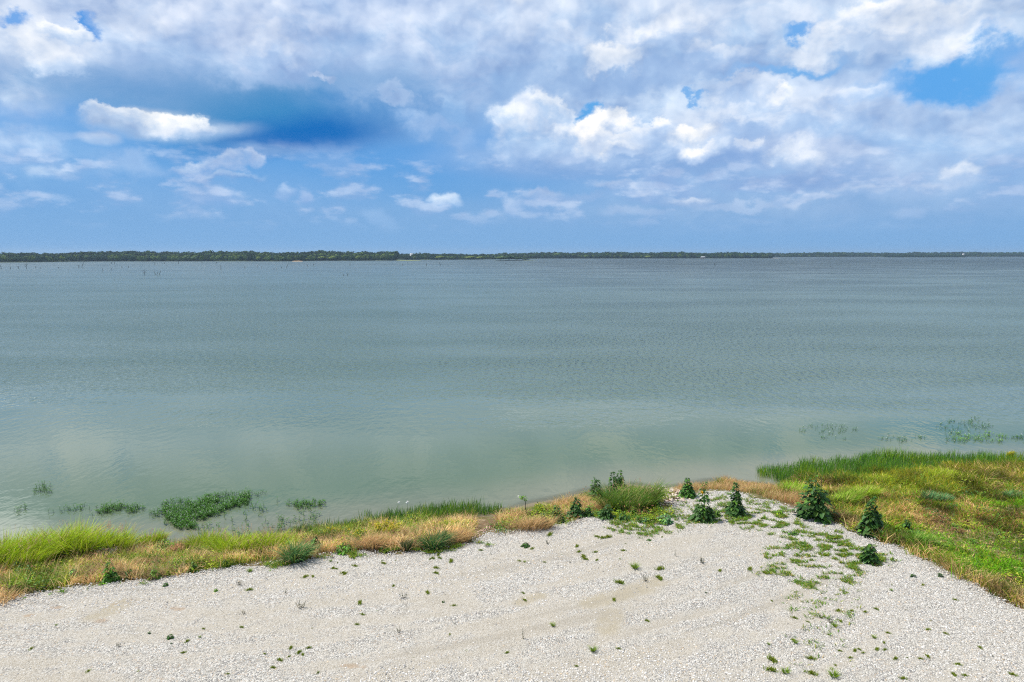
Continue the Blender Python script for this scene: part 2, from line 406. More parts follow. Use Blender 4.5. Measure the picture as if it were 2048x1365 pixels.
def newmat(name):
    m = bpy.data.materials.new(name); m.use_nodes = True
    global nt; nt = m.node_tree; nt.nodes.clear(); return m
def out(sock): o = N('ShaderNodeOutputMaterial'); nt.links.new(sock, o.inputs[0])
def PR(base, rough=.6, spec=.3, bump=None, **k):
    n = N('ShaderNodeBsdfPrincipled'); setin(n, 'Base Color', base); setin(n, 'Roughness', rough); setin(n, 'Specular IOR Level', spec)
    if bump is not None: setin(n, 'Normal', bump)
    for a, b in k.items(): setin(n, a.replace('_', ' '), b)
    return n.outputs[0]
def tintmat(name, transl=.35, rough=.55, spec=.25, vary=.0):
    m = newmat(name); a = N('ShaderNodeAttribute'); a.attribute_name = 'tint'; c = a.outputs['Color']
    if vary:
        g = N('ShaderNodeNewGeometry'); nz = NOISE(g.outputs['Position'], vary, 3)
        c = MIX(1., c, MIX(nz.outputs[0], (.6, .6, .6, 1), (1.4, 1.4, 1.4, 1)), 'MULTIPLY')
    p = PR(c, rough, spec); 
    if transl:
        t = N('ShaderNodeBsdfTranslucent'); nt.links.new(c, t.inputs[0]); x = N('ShaderNodeMixShader'); x.inputs[0].default_value = transl
        nt.links.new(p, x.inputs[1]); nt.links.new(t.outputs[0], x.inputs[2]); out(x.outputs[0])
    else: out(p)
    return m
M_grass = tintmat('grass_blades', .28, .55, .12)
M_leaf = tintmat('broad_leaves', .2, .5, .18)
M_wood = tintmat('stems_and_wood', 0, .8, .15)
M_far = tintmat('distant_foliage', 0, .8, .1, .25)
M_stone = tintmat('limestone_chips', 0, .9, .15)

# ------------------------------------------------------------------ ground sheet
m = newmat('soil'); g = N('ShaderNodeNewGeometry'); pos = g.outputs['Position']
n1 = NOISE(pos, .5, 6, .6); n2 = NOISE(pos, 3.5, 5, .65); n3 = NOISE(pos, 14, 3, .6)
sx = N('ShaderNodeSeparateXYZ'); nt.links.new(pos, sx.inputs[0])
c = MIX(MR(n1.outputs[0], .38, .62), (.20, .125, .07, 1), (.13, .13, .035, 1))
c = MIX(MR(n2.outputs[0], .5, .66), c, (.36, .27, .17, 1)); c = MIX(MR(n2.outputs[0], .44, .3), c, (.10, .15, .03, 1))
c = MIX(MR(sx.outputs[2], .16, .03), c, (.24, .20, .13, 1))          # damp silt at the water line
bp = N('ShaderNodeBump'); bp.inputs['Strength'].default_value = .9; bp.inputs['Distance'].default_value = .06; nt.links.new(M('ADD', n2.outputs[0], n3.outputs[0]), bp.inputs['Height'])
out(PR(c, .95, .1, bp.outputs[0])); M_soil = m
ni, nj = GX.shape; idx = np.arange(ni * nj).reshape(ni, nj)
quads = np.stack([idx[:-1, :-1], idx[1:, :-1], idx[1:, 1:], idx[:-1, 1:]], -1).reshape(-1, 4)
GV = np.stack([GX, GY, GZ], -1).reshape(-1, 3)
link('ground', mesh('ground', GV, [quads], None, M_soil, True), kind='structure')

# gravel lot: a crushed limestone sheet over the soil
m = newmat('crushed_limestone'); g = N('ShaderNodeNewGeometry'); pos = g.outputs['Position']
rot = N('ShaderNodeVectorRotate', rotation_type='Z_AXIS'); nt.links.new(pos, rot.inputs[0]); rot.inputs['Angle'].default_value = math.radians(-24)
pq = N('ShaderNodeSeparateXYZ'); nt.links.new(VM('SUBTRACT', pos, (-15., 58., 0)), pq.inputs[0])      # tracks sweep round in wide arcs
rad = VM('LENGTH', VM('MULTIPLY', VM('SUBTRACT', pos, (-15., 58., 0)), (1, 1, 0))); ang = M('ARCTAN2', pq.outputs[0], pq.outputs[1])
trk = N('ShaderNodeCombineXYZ'); nt.links.new(M('MULTIPLY', rad, .95), trk.inputs[0]); nt.links.new(M('MULTIPLY', ang, 7.), trk.inputs[1]); trk = trk.outputs[0]
rut = NOISE(VM('MULTIPLY', trk, (2.6, .5, 1)), .8, 3, .5)
big = NOISE(trk, .8, 6, .6, .5); mid = NOISE(pos, 1.7, 5, .6); fine = NOISE(pos, 30, 3, .7)
a = N('ShaderNodeAttribute'); a.attribute_name = 'tint'; asp = N('ShaderNodeSeparateColor'); nt.links.new(a.outputs['Color'], asp.inputs[0])
fines = M('MULTIPLY', MR(M('ADD', M('MULTIPLY', big.outputs[0], .6), M('ADD', M('MULTIPLY', mid.outputs[0], .22), M('MULTIPLY', rut.outputs[0], .18))), .43, .56), asp.outputs[0])
fines = M('MAXIMUM', fines, asp.outputs[2])
v = N('ShaderNodeTexVoronoi', feature='F1'); nt.links.new(pos, v.inputs['Vector']); v.inputs['Scale'].default_value = 25.
v2 = N('ShaderNodeTexVoronoi', feature='F1'); nt.links.new(pos, v2.inputs['Vector']); v2.inputs['Scale'].default_value = 47.
vc = N('ShaderNodeSeparateColor'); nt.links.new(v.outputs['Color'], vc.inputs[0]); vc2 = N('ShaderNodeSeparateColor'); nt.links.new(v2.outputs['Color'], vc2.inputs[0])
stone = MIX(vc.outputs[0], (.36, .335, .285, 1), (.76, .715, .635, 1)); stone = MIX(MR(vc.outputs[1], .86, .9), stone, (.30, .28, .26, 1)); stone = MIX(MR(vc.outputs[2], .9, .94), stone, (.58, .47, .36, 1))
dust = MIX(mid.outputs[0], (.37, .32, .245, 1), (.53, .475, .385, 1)); dust = MIX(MR(vc2.outputs[0], .55, .9), dust, (.58, .54, .47, 1)); dust = MIX(MR(vc2.outputs[1], .80, .9), dust, (.28, .25, .20, 1))
rust = MR(NOISE(VM('MULTIPLY', rot.outputs[0], (.6, 1.8, 1)), 1.1, 4, .6).outputs[0], .70, .76)
c = MIX(fines, stone, dust); c = MIX(MR(M('MULTIPLY', asp.outputs[1], M('ADD', fine.outputs[0], mid.outputs[0])), .42, .85, 0, .5), c, (.36, .22, .11, 1)); c = MIX(M('MULTIPLY', asp.outputs[2], MR(mid.outputs[0], .3, .6, .15, .7)), c, (.40, .34, .23, 1))
c = MIX(MR(rut.outputs[0], .56, .70, 0, .38), c, (.34, .30, .235, 1))
c = MIX(MR(fine.outputs[0], .3, .7, .0, .12), c, (.3, .27, .22, 1))
h = M('ADD', M('MULTIPLY', M('SUBTRACT', 1., v.outputs['Distance']), MR(fines, 0, 1, 1., .25)), M('MULTIPLY', M('SUBTRACT', 1., v2.outputs['Distance']), .3))
bp = N('ShaderNodeBump'); bp.inputs['Strength'].default_value = 1.; bp.inputs['Distance'].default_value = .042; nt.links.new(h, bp.inputs['Height'])
out(PR(c, .95, .1, bp.outputs[0])); M_gravel = m
xs = axis(-30, 26, .11, -60, 40, 1.2); ys = axis(13, 34, .11, -44, 35, 1.2)
X, Y = np.meshgrid(xs, ys, indexing='ij'); dgr = sdist(X, Y, GP)
edge = (vn1(X, Y, 1.1, 4) - .5) * 1.1
# vegetated hump by the shore is thin gravel: rag the edge there
ok = (dgr + edge) > 0
Z = np.maximum(hgt(X, Y), terrain(X, Y)) + .03 + .03 * sstep(0, .8, dgr) + .05 * (vn3(X, Y, .9, 3) - .5)
ix = np.arange(X.size).reshape(X.shape); q = np.stack([ix[:-1, :-1], ix[1:, :-1], ix[1:, 1:], ix[:-1, 1:]], -1).reshape(-1, 4)
q = q[ok.ravel()[q].all(1)]
used = np.unique(q); rm = np.full(X.size, -1); rm[used] = np.arange(len(used))
tz = np.zeros((X.size, 3)); tz[:, 0] = 1
for px_, py_, r_ in ((112,1221,.18),(202,1249,.2),(347,1221,.12),(360,1224,.16),(232,1214,.12),(263,1205,.13),(690,1338,.12),(705,1339,.16),(728,1341,.1),(58,1237,.14)):
    cx_, cy_ = flat(px_, py_, ZG); tz[:, 1] = np.maximum(tz[:, 1], np.exp(-(((X.ravel() - cx_) / (r_ * 1.6)) ** 2 + ((Y.ravel() - cy_) / r_) ** 2)))
for (ax_, ay_, bx_, by_, r_) in ((1310,1168,1255,1190,.45),(1255,1190,1180,1212,.4),(1225,1235,1212,1262,.4),(1040,1212,1080,1196,.25),(190,1240,250,1212,.35)):
    A_ = flat(ax_, ay_, ZG); B_ = flat(bx_, by_, ZG); tz[:, 2] = np.maximum(tz[:, 2], 1 - sstep(.5, 1.3, seg_dist(X.ravel(), Y.ravel(), [A_, B_], False) / r_))
tz[:, 0] = sstep(.3, 2.2, dgr.ravel()) * (1 - .75 * sstep(8, 14, X.ravel() + .35 * (Y.ravel() - 20)) * sstep(.40, .5, 1 - .0 * X.ravel()))
link('gravel_lot', mesh('gravel_lot', np.stack([X, Y, Z], -1).reshape(-1, 3)[used], [rm[q]], tz[used], M_gravel, True), kind='structure')

# loose stones lying on the lot
def hull_stone():
    b = bpy.data.meshes.new('t'); import bmesh
    bm = bmesh.new(); bmesh.ops.create_icosphere(bm, subdivisions=1, radius=1); V = np.array([v.co[:] for v in bm.verts]); F = np.array([[v.index for v in f.verts] for f in bm.faces]); bm.free(); return V, F
SV, SF = hull_stone()
def stones(P, size, tint, flat_=.55):
    n = len(P); r = rng
    V = SV[None] * (.75 + .5 * r.random((n, 12, 1))) ; sc_ = np.stack([1 + .5 * r.random(n), .75 + .4 * r.random(n), flat_ * (.7 + .6 * r.random(n))], -1)
    V = V * sc_[:, None]; a = r.random(n) * 6.283; t = (r.random(n) - .5) * .8
    x = V[..., 0] * np.cos(t)[:, None] - V[..., 2] * np.sin(t)[:, None]; z = V[..., 0] * np.sin(t)[:, None] + V[..., 2] * np.cos(t)[:, None]
    y = V[..., 1]; X2 = x * np.cos(a)[:, None] - y * np.sin(a)[:, None]; Y2 = x * np.sin(a)[:, None] + y * np.cos(a)[:, None]
    V = np.stack([X2, Y2, z], -1) * size[:, None, None] + P[:, None]
    F = SF[None] + 12 * np.arange(n)[:, None, None]
    return V.reshape(-1, 3), F.reshape(-1, 3), np.repeat(tint, 12, 0)
def view_pts(n, y0, y1):                                   # spots on the lot, denser where they show larger
    y = y0 * (y1 / y0) ** rng.random(n); x = (rng.random(n) * 2 - 1) * (y * .78 + 1.5); return x, y
x, y = view_pts(170000, 13.5, 33)
d = sdist(x, y, GP); a_ = math.radians(-24); rx = x * math.cos(a_) - y * math.sin(a_); ry = x * math.sin(a_) + y * math.cos(a_)
rr_ = np.hypot(x + 15, y - 58); an_ = np.arctan2(x + 15, y - 58); dens = vn2(rr_ * .8, an_ * 6, .8, 4); rocky = 1 - sstep(.40, .53, dens) * sstep(.3, 2.2, d); rocky = np.maximum(rocky, sstep(7, 13, x + .3 * (y - 20)) * .8)
keep = (d + (vn1(x, y, 1.1, 4) - .5) * 1.1 > -.15) & (rng.random(len(x)) < .06 + .8 * rocky) ; x, y = x[keep], y[keep]
b = .44 + .42 * rng.random(len(x)); tint = np.stack([b, b * .94, b * .85], -1); k = rng.random(len(x)); tint[k > .93] *= (.95, .8, .62); tint[k < .12] *= .55
z = np.maximum(hgt(x, y), 0) + .06 + .05 * (vn3(x, y, .9, 3) - .5)
V, F, T = stones(np.stack([x, y, z], -1), .009 + .022 * rng.random(len(x)) ** 2, tint)
link('gravel_stones', mesh('gravel_stones', V, [F], T, M_stone), label='loose white crushed limestone chips over the lot', kind='stuff')

# ------------------------------------------------------------------ water
m = newmat('lake_water'); g = N('ShaderNodeNewGeometry'); pos = g.outputs['Position']
sx = N('ShaderNodeSeparateXYZ'); nt.links.new(pos, sx.inputs[0])
a = N('ShaderNodeAttribute'); a.attribute_name = 'tint'; asp = N('ShaderNodeSeparateColor'); nt.links.new(a.outputs['Color'], asp.inputs[0])
depth = asp.outputs[0]                                       # metres of water, from the lake bed below
L1 = NOISE(VM('MULTIPLY', pos, (.018, .05, 0)), 1, 4, .55)
wob = NOISE(VM('MULTIPLY', pos, (.03, .08, 0)), 1, 5, .6)
ys_ = M('MULTIPLY_ADD', M('SUBTRACT', wob.outputs[0], .5), 34., sx.outputs[1])
ruff = MR(ys_, 44, 74, .0, 1.); rightw = MR(M('DIVIDE', sx.outputs[0], M('MAXIMUM', sx.outputs[1], 1.)), -.25, .25, .7, 1.25); ruff = M('MULTIPLY', ruff, rightw)
ruff = M('MULTIPLY', ruff, MR(L1.outputs[0], .3, .6, .6, 1.))
lane = MR(NOISE(VM('MULTIPLY', pos, (.0035, .028, 0)), 1, 5, .55, .4).outputs[0], .36, .62)
body = MIX(MR(depth, .02, .5), (.21, .20, .13, 1), (.082, .128, .06, 1)); body = MIX(MR(depth, .4, 1.5), body, (.13, .172, .118, 1))
body = MIX(MR(L1.outputs[0], .35, .65, 0, .45), body, (.085, .13, .08, 1))  # darker green patches painted in for cloud shadows and dark cloud reflections
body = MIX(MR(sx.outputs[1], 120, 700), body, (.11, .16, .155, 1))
wv = NOISE(VM('MULTIPLY', pos, (1.15, 1.9, 1)), 1.0, 4, .6, .3); wv2 = NOISE(VM('MULTIPLY', pos, (.33, .6, 1)), 1.0, 3, .5)
wv3 = NOISE(VM('MULTIPLY', pos, (1.9, .95, 1)), 1.0, 2, .55)
hh = M('ADD', M('ADD', M('MULTIPLY', wv.outputs[0], .3), M('MULTIPLY', wv2.outputs[0], .35)), M('MULTIPLY', wv3.outputs[0], 1.15))
bp = N('ShaderNodeBump'); nt.links.new(M('MULTIPLY', MR(sx.outputs[1], 40, 1040, 1, 11, 'LINEAR'), .5), bp.inputs['Distance']); nt.links.new(hh, bp.inputs['Height'])
nt.links.new(M('MULTIPLY_ADD', ruff, M('MULTIPLY_ADD', lane, .25, .8), .025), bp.inputs['Strength'])
rg = M('MULTIPLY_ADD', MR(sx.outputs[1], 60, 900, 0, 1), .22, M('MULTIPLY_ADD', ruff, .10, .04))
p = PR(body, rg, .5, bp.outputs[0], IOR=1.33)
tr = N('ShaderNodeBsdfTransparent'); x_ = N('ShaderNodeMixShader'); nt.links.new(MR(depth, .0, .07, .4, 1.), x_.inputs[0]); nt.links.new(tr.outputs[0], x_.inputs[1]); nt.links.new(p, x_.inputs[2])
out(x_.outputs[0]); M_water = m
WX = axis(-34, 40, .5, -6400, 6400); WY = axis(24, 56, .5, 18, 6400)
X, Y = np.meshgrid(WX, WY, indexing='ij'); Z0 = hgt(X, Y) + (vn1(X, Y, .5, 4) - .5) * .06
ix = np.arange(X.size).reshape(X.shape); q = np.stack([ix[:-1, :-1], ix[1:, :-1], ix[1:, 1:], ix[:-1, 1:]], -1).reshape(-1, 4)
D = np.clip(-Z0, 0, 5); T = np.stack([D, D, D], -1).reshape(-1, 3)
link('water', mesh('water', np.stack([X, Y, np.zeros_like(X)], -1).reshape(-1, 3), [q], T, M_water, True), kind='structure')

# ------------------------------------------------------------------ plant geometry
def blades(acc, P, L, W, az_, bend, col, segs=3, tipcol=None, up=None):
    """curved tapering grass blades; P (n,3); L, W, az_, bend (n); col (n,3)"""
    n = len(P); P = np.asarray(P, float)
    if n == 0: return
    L = np.broadcast_to(L, n); W = np.broadcast_to(W, n); bend = np.broadcast_to(bend, n)
    dx, dy = np.cos(az_), np.sin(az_); yaw = rng.random(n) * 6.283; wx_, wy_ = np.cos(yaw), np.sin(yaw)
    s = np.linspace(0, 1, segs + 1); rows = []; cols = []
    tipcol = col if tipcol is None else tipcol
    for k, t in enumerate(s):
        h = bend * (.35 * t + .65 * t * t); c = P + np.stack([dx * L * h, dy * L * h, L * (t - .42 * bend * t * t)], -1)
        w_ = (W * (1 - t ** 1.6) * (.7 + .6 * t * (1 - t) * 2))[:, None] * .5; o = np.stack([wx_, wy_, 0 * wx_], -1) * w_
        kc = col * (1 - t) + tipcol * t
        if k < segs: rows += [c - o, c + o]; cols += [kc, kc]
        else: rows.append(c); cols.append(kc)
    k = 2 * segs + 1; V = np.stack(rows, 1); T = np.stack(cols, 1); b0 = np.arange(n)[:, None] * k
    F4 = np.concatenate([b0 + np.array([[2 * i, 2 * i + 1, 2 * i + 3, 2 * i + 2]]) for i in range(segs - 1)]) if segs > 1 else np.zeros((0, 4), int)
    F3 = b0 + np.array([[2 * segs - 2, 2 * segs - 1, 2 * segs]])
    acc.add(V.reshape(-1, 3), [F4, F3], T.reshape(-1, 3))
def leaves(acc, P, D, L, W, col, droop=.3):
    """folded leaf: four outline points and a midrib; P (n,3) base, D (n,3) direction"""
    n = len(P)
    if n == 0: return
    D = D / np.linalg.norm(D, axis=1, keepdims=True); upv = np.array([0, 0, 1.])
    S = np.cross(D, upv) + 1e-6; S /= np.linalg.norm(S, axis=1, keepdims=True); S = S + (rng.random((n, 3)) - .5) * .7; S /= np.linalg.norm(S, axis=1, keepdims=True)
    Nn = np.cross(S, D); L = np.broadcast_to(L, n)[:, None]; W = np.broadcast_to(W, n)[:, None]
    dz = np.array([0, 0, -1.]) * L * droop
    m1 = P + D * L * .35 - Nn * W * .10 + dz * .12; tip = P + D * L + dz; m2 = P + D * L * .7 - Nn * W * .05 + dz * .5
    l1 = P + D * L * .32 + S * W * .5 + Nn * W * .08 + dz * .1; r1 = P + D * L * .32 - S * W * .5 + Nn * W * .08 + dz * .1
    l2 = P + D * L * .7 + S * W * .34 + dz * .5; r2 = P + D * L * .7 - S * W * .34 + dz * .5
    V = np.stack([P, l1, m1, r1, l2, m2, r2, tip], 1); b = np.arange(n)[:, None] * 8
    F4 = np.concatenate([b + np.array([[1, 2, 5, 4]]), b + np.array([[2, 3, 6, 5]])]); F3 = np.concatenate([b + np.array([[0, 2, 1]]), b + np.array([[0, 3, 2]]), b + np.array([[4, 5, 7]]), b + np.array([[5, 6, 7]])])
    acc.add(V.reshape(-1, 3), [F4, F3], np.repeat(col, 8, 0))
def tube(acc, pts, r0, r1, col, k=5):
    pts = np.asarray(pts, float); n = len(pts); V = []
    for i, p in enumerate(pts):
        d = pts[min(i + 1, n - 1)] - pts[max(i - 1, 0)]; d = d / (np.linalg.norm(d) + 1e-9)
        u = np.cross(d, [.3, 1, .1]); u /= np.linalg.norm(u); v_ = np.cross(d, u); r = r0 + (r1 - r0) * i / max(n - 1, 1)
        for j in range(k): a = 6.2832 * j / k; V.append(p + r * (math.cos(a) * u + math.sin(a) * v_))
    F = [[i * k + j, i * k + (j + 1) % k, (i + 1) * k + (j + 1) % k, (i + 1) * k + j] for i in range(n - 1) for j in range(k)]
    V.append(pts[-1]); e = len(V) - 1; F3 = [[(n - 1) * k + j, (n - 1) * k + (j + 1) % k, e] for j in range(k)]
    acc.add(V, [F, F3], np.tile(np.asarray(col, float), (len(V), 1)))
def jit(col, n, a=.35, hue=.08):
    c = np.tile(np.asarray(col, float), (n, 1)) * (1 - a + 2 * a * rng.random((n, 1))); return c * (1 - hue + 2 * hue * rng.random((n, 3)))
C_LIME = np.array((.47, .62, .03)); C_GRN = np.array((.14, .27, .03)); C_DRY = np.array((.80, .56, .27)); C_RUST = np.array((.50, .25, .12))
C_DARK = np.array((.042, .105, .02)); C_REED = np.array((.15, .31, .03)); C_OLIVE = np.array((.38, .42, .03)); C_BLUE = np.array((.12, .26, .09)); C_LAWN = np.array((.17, .40, .01)); C_YEL = np.array((.50, .42, .02))

def wpoly(px): x, y, z = onland([p[0] for p in px], [p[1] for p in px]); return list(zip(x, y))
def scatter(px, per_m2, pad=0., world=False):
    """points over a patch outlined by its corner spots on the ground, thinning out raggedly at its rim"""
    poly = px if world else wpoly(px); A = np.array(poly); lo, hi = A.min(0) - .5, A.max(0) + .5
    n = int((hi[0] - lo[0]) * (hi[1] - lo[1]) * per_m2); x = lo[0] + (hi[0] - lo[0]) * rng.random(n); y = lo[1] + (hi[1] - lo[1]) * rng.random(n)
    d = sdist(x, y, poly) + (vn2(x, y, 1.3, 3) - .5) * 1.2 + pad
    k = rng.random(n) < sstep(-.15, .35, d); return x[k], y[k]
def field(x, y, h, w_, bend, col, name=None, segs=2, acc=None, tip=None, wind=None, zoff=0., water=False):
    n = len(x); z = hgt(x, y) + .0; z = np.where(hgt(x, y) < 0, 0, z) if water else z
    a = rng.random(n) * 6.283 if wind is None else wind + (rng.random(n) - .5) * 2.6
    H = h * (.55 + .8 * rng.random(n)); blades(acc, np.stack([x, y, z - .02 + zoff], -1), H, w_ * (.6 + .8 * rng.random(n)), a, bend * (.4 + 1.0 * rng.random(n)), col, segs, tip)
def stuff(name, acc, label, mat=None):
    if not acc.n: return None
    return link(name, acc.mesh(name, mat or M_grass), label=label, kind='stuff')
def blend(x, y, cols, wts):
    W = np.stack(wts, -1); W = W / W.sum(-1, keepdims=True); r = rng.random((len(x), 1)); k = (np.cumsum(W, -1) < r).sum(-1).clip(0, len(cols) - 1)
    return np.stack(cols)[k] * (.75 + .5 * rng.random((len(x), 1))) * (.94 + .12 * rng.random((len(x), 3)))

# ---- bank grass between the lot and the water
bank = [(-40,1240),(-40,1120),(100,1108),(250,1104),(400,1094),(560,1076),(640,1064),(760,1050),(860,1040),(960,1046),(940,1078),(900,1094),(800,1104),(720,1102),(640,1110),(560,1124),(480,1132),(400,1145),(300,1160),(230,1165),(150,1173),(60,1193)]
a = Acc(); x, y = scatter(bank, 520); nz = vn1(x, y, .7, 3); n2_ = vn2(x, y, .5, 3)
dg = -sdist(x, y, GP); dry = sstep(.38, .56, nz + .12 * (dg < 2.4) - .06)
c_ = blend(x, y, [C_DRY, C_DRY * (.8, .7, .6), C_GRN, C_OLIVE], [dry + .05, .35 * dry + .02, .75 * (1 - dry) + .08, .6 * (1 - dry) + .1])
c_ = c_ * (.5 + 1. * sstep(.3, .68, vn3(x, y, 1.7, 4)))[:, None]
field(x, y, .22 + .5 * vn3(x, y, 1.2, 3), .024, .75, c_, acc=a, segs=3, tip=c_ * 1.08)
stuff('dry_bank_grass', a, 'dry tan and olive grass covering the bank between gravel and lake')
hump = [(985,1072),(1000,1034),(1050,1030),(1110,1012),(1160,994),(1210,984),(1300,984),(1340,990),(1330,1018),(1345,1036),(1290,1042),(1210,1038),(1160,1042),(1110,1054),(1050,1060)]
a = Acc(); x, y = scatter(hump, 420); nz = vn1(x, y, .8, 3); dr = sstep(.42, .58, nz) * (1 - sstep(1.5, 4.5, x)); 
c_ = blend(x, y, [C_DRY, C_RUST, C_GRN * 1.2, C_OLIVE], [dr + .04, .35 * dr + .02, .9 * (1 - dr), .5 * (1 - dr) + .03]); c_ = c_ * (.5 + 1. * sstep(.3, .68, vn3(x, y, 1.9, 4)))[:, None]; field(x, y, .22 + .32 * dr, .024, .7, c_, acc=a, segs=3)
stuff('hump_grass', a, 'mixed tan and green grass on the low hump beside the lake')
# fringe of tan grass behind the tall leafy plants
ridge = [(1340,994),(1350,974),(1400,970),(1440,958),(1500,964),(1560,976),(1600,985),(1650,1004),(1668,1030),(1640,1030),(1590,1014),(1545,1000),(1500,988),(1440,981),(1385,983)]
a = Acc(); x, y = scatter(ridge, 430, -.12); c_ = blend(x, y, [C_DRY * (.95, .92, .9), C_RUST * .9, C_OLIVE * .8, C_GRN], [.45 + .4 * vn1(x, y, .9, 3), np.full(len(x), .25), np.full(len(x), .16), .5 * sstep(.5, .7, vn3(x, y, .8, 3))])
field(x, y, .14 + .42 * vn2(x, y, 1., 3), .015, .6, c_, acc=a, segs=3, tip=c_ * 1.15)
stuff('tan_ridge_grass', a, 'band of tan dry grass along the rim of the gravel point')

# ---- the meadow on the right
mead = [(1555,972),(1600,956),(1700,950),(1850,940),(2100,930),(2140,1010),(2140,1260),(2040,1216),(1985,1190),(1940,1167),(1890,1140),(1840,1114),(1790,1094),(1738,1078),(1690,1052),(1640,1034),(1668,1010),(1620,990)]
a = Acc(); x, y = scatter(mead, 460); dg = -sdist(x, y, GP)
wgt = lambda cx, cy, rx, ry: (lambda q: np.exp(-(((x - q[0]) / rx) ** 2 + ((y - q[1]) / ry) ** 2)))(tuple(float(v) for v in onland(cx, cy)[:2]))
nz = vn1(x, y, .55, 4); n3_ = vn3(x, y, .9, 3)
lawn = 2.2 * wgt(2010, 1105, 3.2, 1.9) + 1.6 * wgt(1990, 1012, 3.5, .9) + 1.0 * wgt(1870, 1075, 1.6, 1.0) + 1.2 * wgt(2040,1150,2,1)
brown = 1.6 * wgt(1950, 1022, 3.0, 1.2) + 1.1 * wgt(1850, 1045, 3.0, 1.4) + 1.3 * wgt(1640, 965, 1.2, 1.8) + 1.2 * wgt(1810, 1000, 2.4, 1.0) + .9 * wgt(2010,1060,2.5,.8)
oliv = 1.5 * wgt(1800, 955, 7, 2.6) + 1.2 * wgt(1930, 940, 6, 2) + .6 * wgt(1720,1010,2,2)
tanw = 1.8 * wgt(2000, 955, 2.5, 1.2) + 2.2 * sstep(1.1, .2, dg) * (x > 8.5) + .5 * wgt(1690,1040,1.5,1)
spk = sstep(.45, .62, nz)
wl = [.03 + 1.5 * lawn * (1.2 - spk), (.45 * brown + .06 + .4 * spk * brown), .05 + .7 * tanw + .6 * brown * spk + .16 * spk, .25 + oliv + .35 * (1 - spk), .3 + .5 * (n3_ > .52), .06 + .3 * oliv * (n3_ > .5)]
c_ = blend(x, y, [C_LAWN * .85, C_RUST * (.85, .9, .8), C_DRY * (.82, .8, .7), C_OLIVE * .72, C_GRN * .85, C_YEL * .6], wl)
c_ = c_ * (.45 + 1.1 * sstep(.3, .7, vn2(x * .7, y, 1.1, 4)))[:, None]; c_[:, 0] *= .9 + .25 * n3_
hh_ = .15 + .16 * sstep(.4, .65, n3_) + .2 * np.clip(oliv, 0, 1) + .25 * np.clip(tanw, 0, 1) - .05 * np.clip(lawn, 0, 1)
field(x, y, hh_ * 1.15, .032, .8, c_, acc=a, segs=2)
stuff('meadow_grass', a, 'patchy green, rust and straw meadow grass right of the gravel')
# straw coloured taller grass along the right rim of the lot
rim = [(1760,1072),(1840,1100),(1900,1122),(1960,1146),(2060,1186),(2120,1226),(2090,1250),(2040,1214),(1985,1188),(1940,1165),(1890,1138),(1840,1112),(1790,1092)]
a = Acc(); x, y = scatter(rim, 260); c_ = blend(x, y, [C_DRY * 1.1, C_OLIVE * 1.2, C_GRN], [np.full(len(x), .75), np.full(len(x), .35), np.full(len(x), .12)]); field(x, y, .36, .014, .8, c_, acc=a, segs=3)
stuff('straw_rim_grass', a, 'straw coloured tall grass along the right rim of the lot')

# the same meadow and bank running on past both sides of the picture
a = Acc(); x, y = scatter([(2120,934),(2700,928),(2700,1190),(2140,1262)], 170, world=False); c_ = blend(x, y, [C_GRN, C_OLIVE * .8, C_DRY * .8, C_RUST * .8], [.3 + sstep(.4, .6, vn1(x, y, .5, 3)), np.full(len(x), .4), .2 + sstep(.5, .7, vn2(x, y, .5, 3)), np.full(len(x), .15)])
field(x, y, .2, .045, .8, c_, acc=a, segs=2); x, y = scatter([(-30,1116),(-560,1150),(-560,1330),(-30,1236)], 150); c_ = blend(x, y, [C_LIME * .8, C_DRY, C_GRN], [sstep(.4, .7, vn1(x, y, .6, 3)), np.full(len(x), .5), np.full(len(x), .3)]); field(x, y, .45, .04, .6, c_, acc=a, segs=3)
stuff('outlying_grass', a, 'rough grass running on along the shore past the picture edges')

# ---- reeds standing at the water's edge
def reedbed(name, px, dens, h, label, cA=C_REED, cB=C_DARK * 1.2, lim=.25):
    a = Acc(); x, y = scatter(px, dens); n = len(x); q = vn1(x, y, .8, 3)
    c = blend(x, y, [cA, cB, C_LIME * .6], [np.full(n, .6), np.full(n, .4), lim * sstep(.5, .7, q) + .02])
    field(x, y, h * (.7 + .7 * q), .022, .28, c, acc=a, segs=3, tip=c * 1.2, water=True); return stuff(name, a, label)
reedbed('shore_reeds', [(590,1066),(640,1052),(700,1042),(760,1032),(830,1022),(900,1014),(960,1012),(1005,1018),(990,1030),(930,1036),(860,1044),(780,1050),(720,1062),(640,1072)], 330, .40, 'dark green reeds along the shallow bay before the yellow flowers')
reedbed('point_reeds', [(1516,950),(1530,939),(1600,930),(1660,922),(1720,914),(1800,910),(1900,913),(2000,915),(2120,917),(2120,938),(2000,940),(1900,944),(1820,948),(1740,956),(1690,966),(1620,972),(1560,964)], 240, .5, 'broad bed of green reeds at the water edge on the right', C_REED * (1.1, 1.15, .9), C_DARK * 1.5, .9)

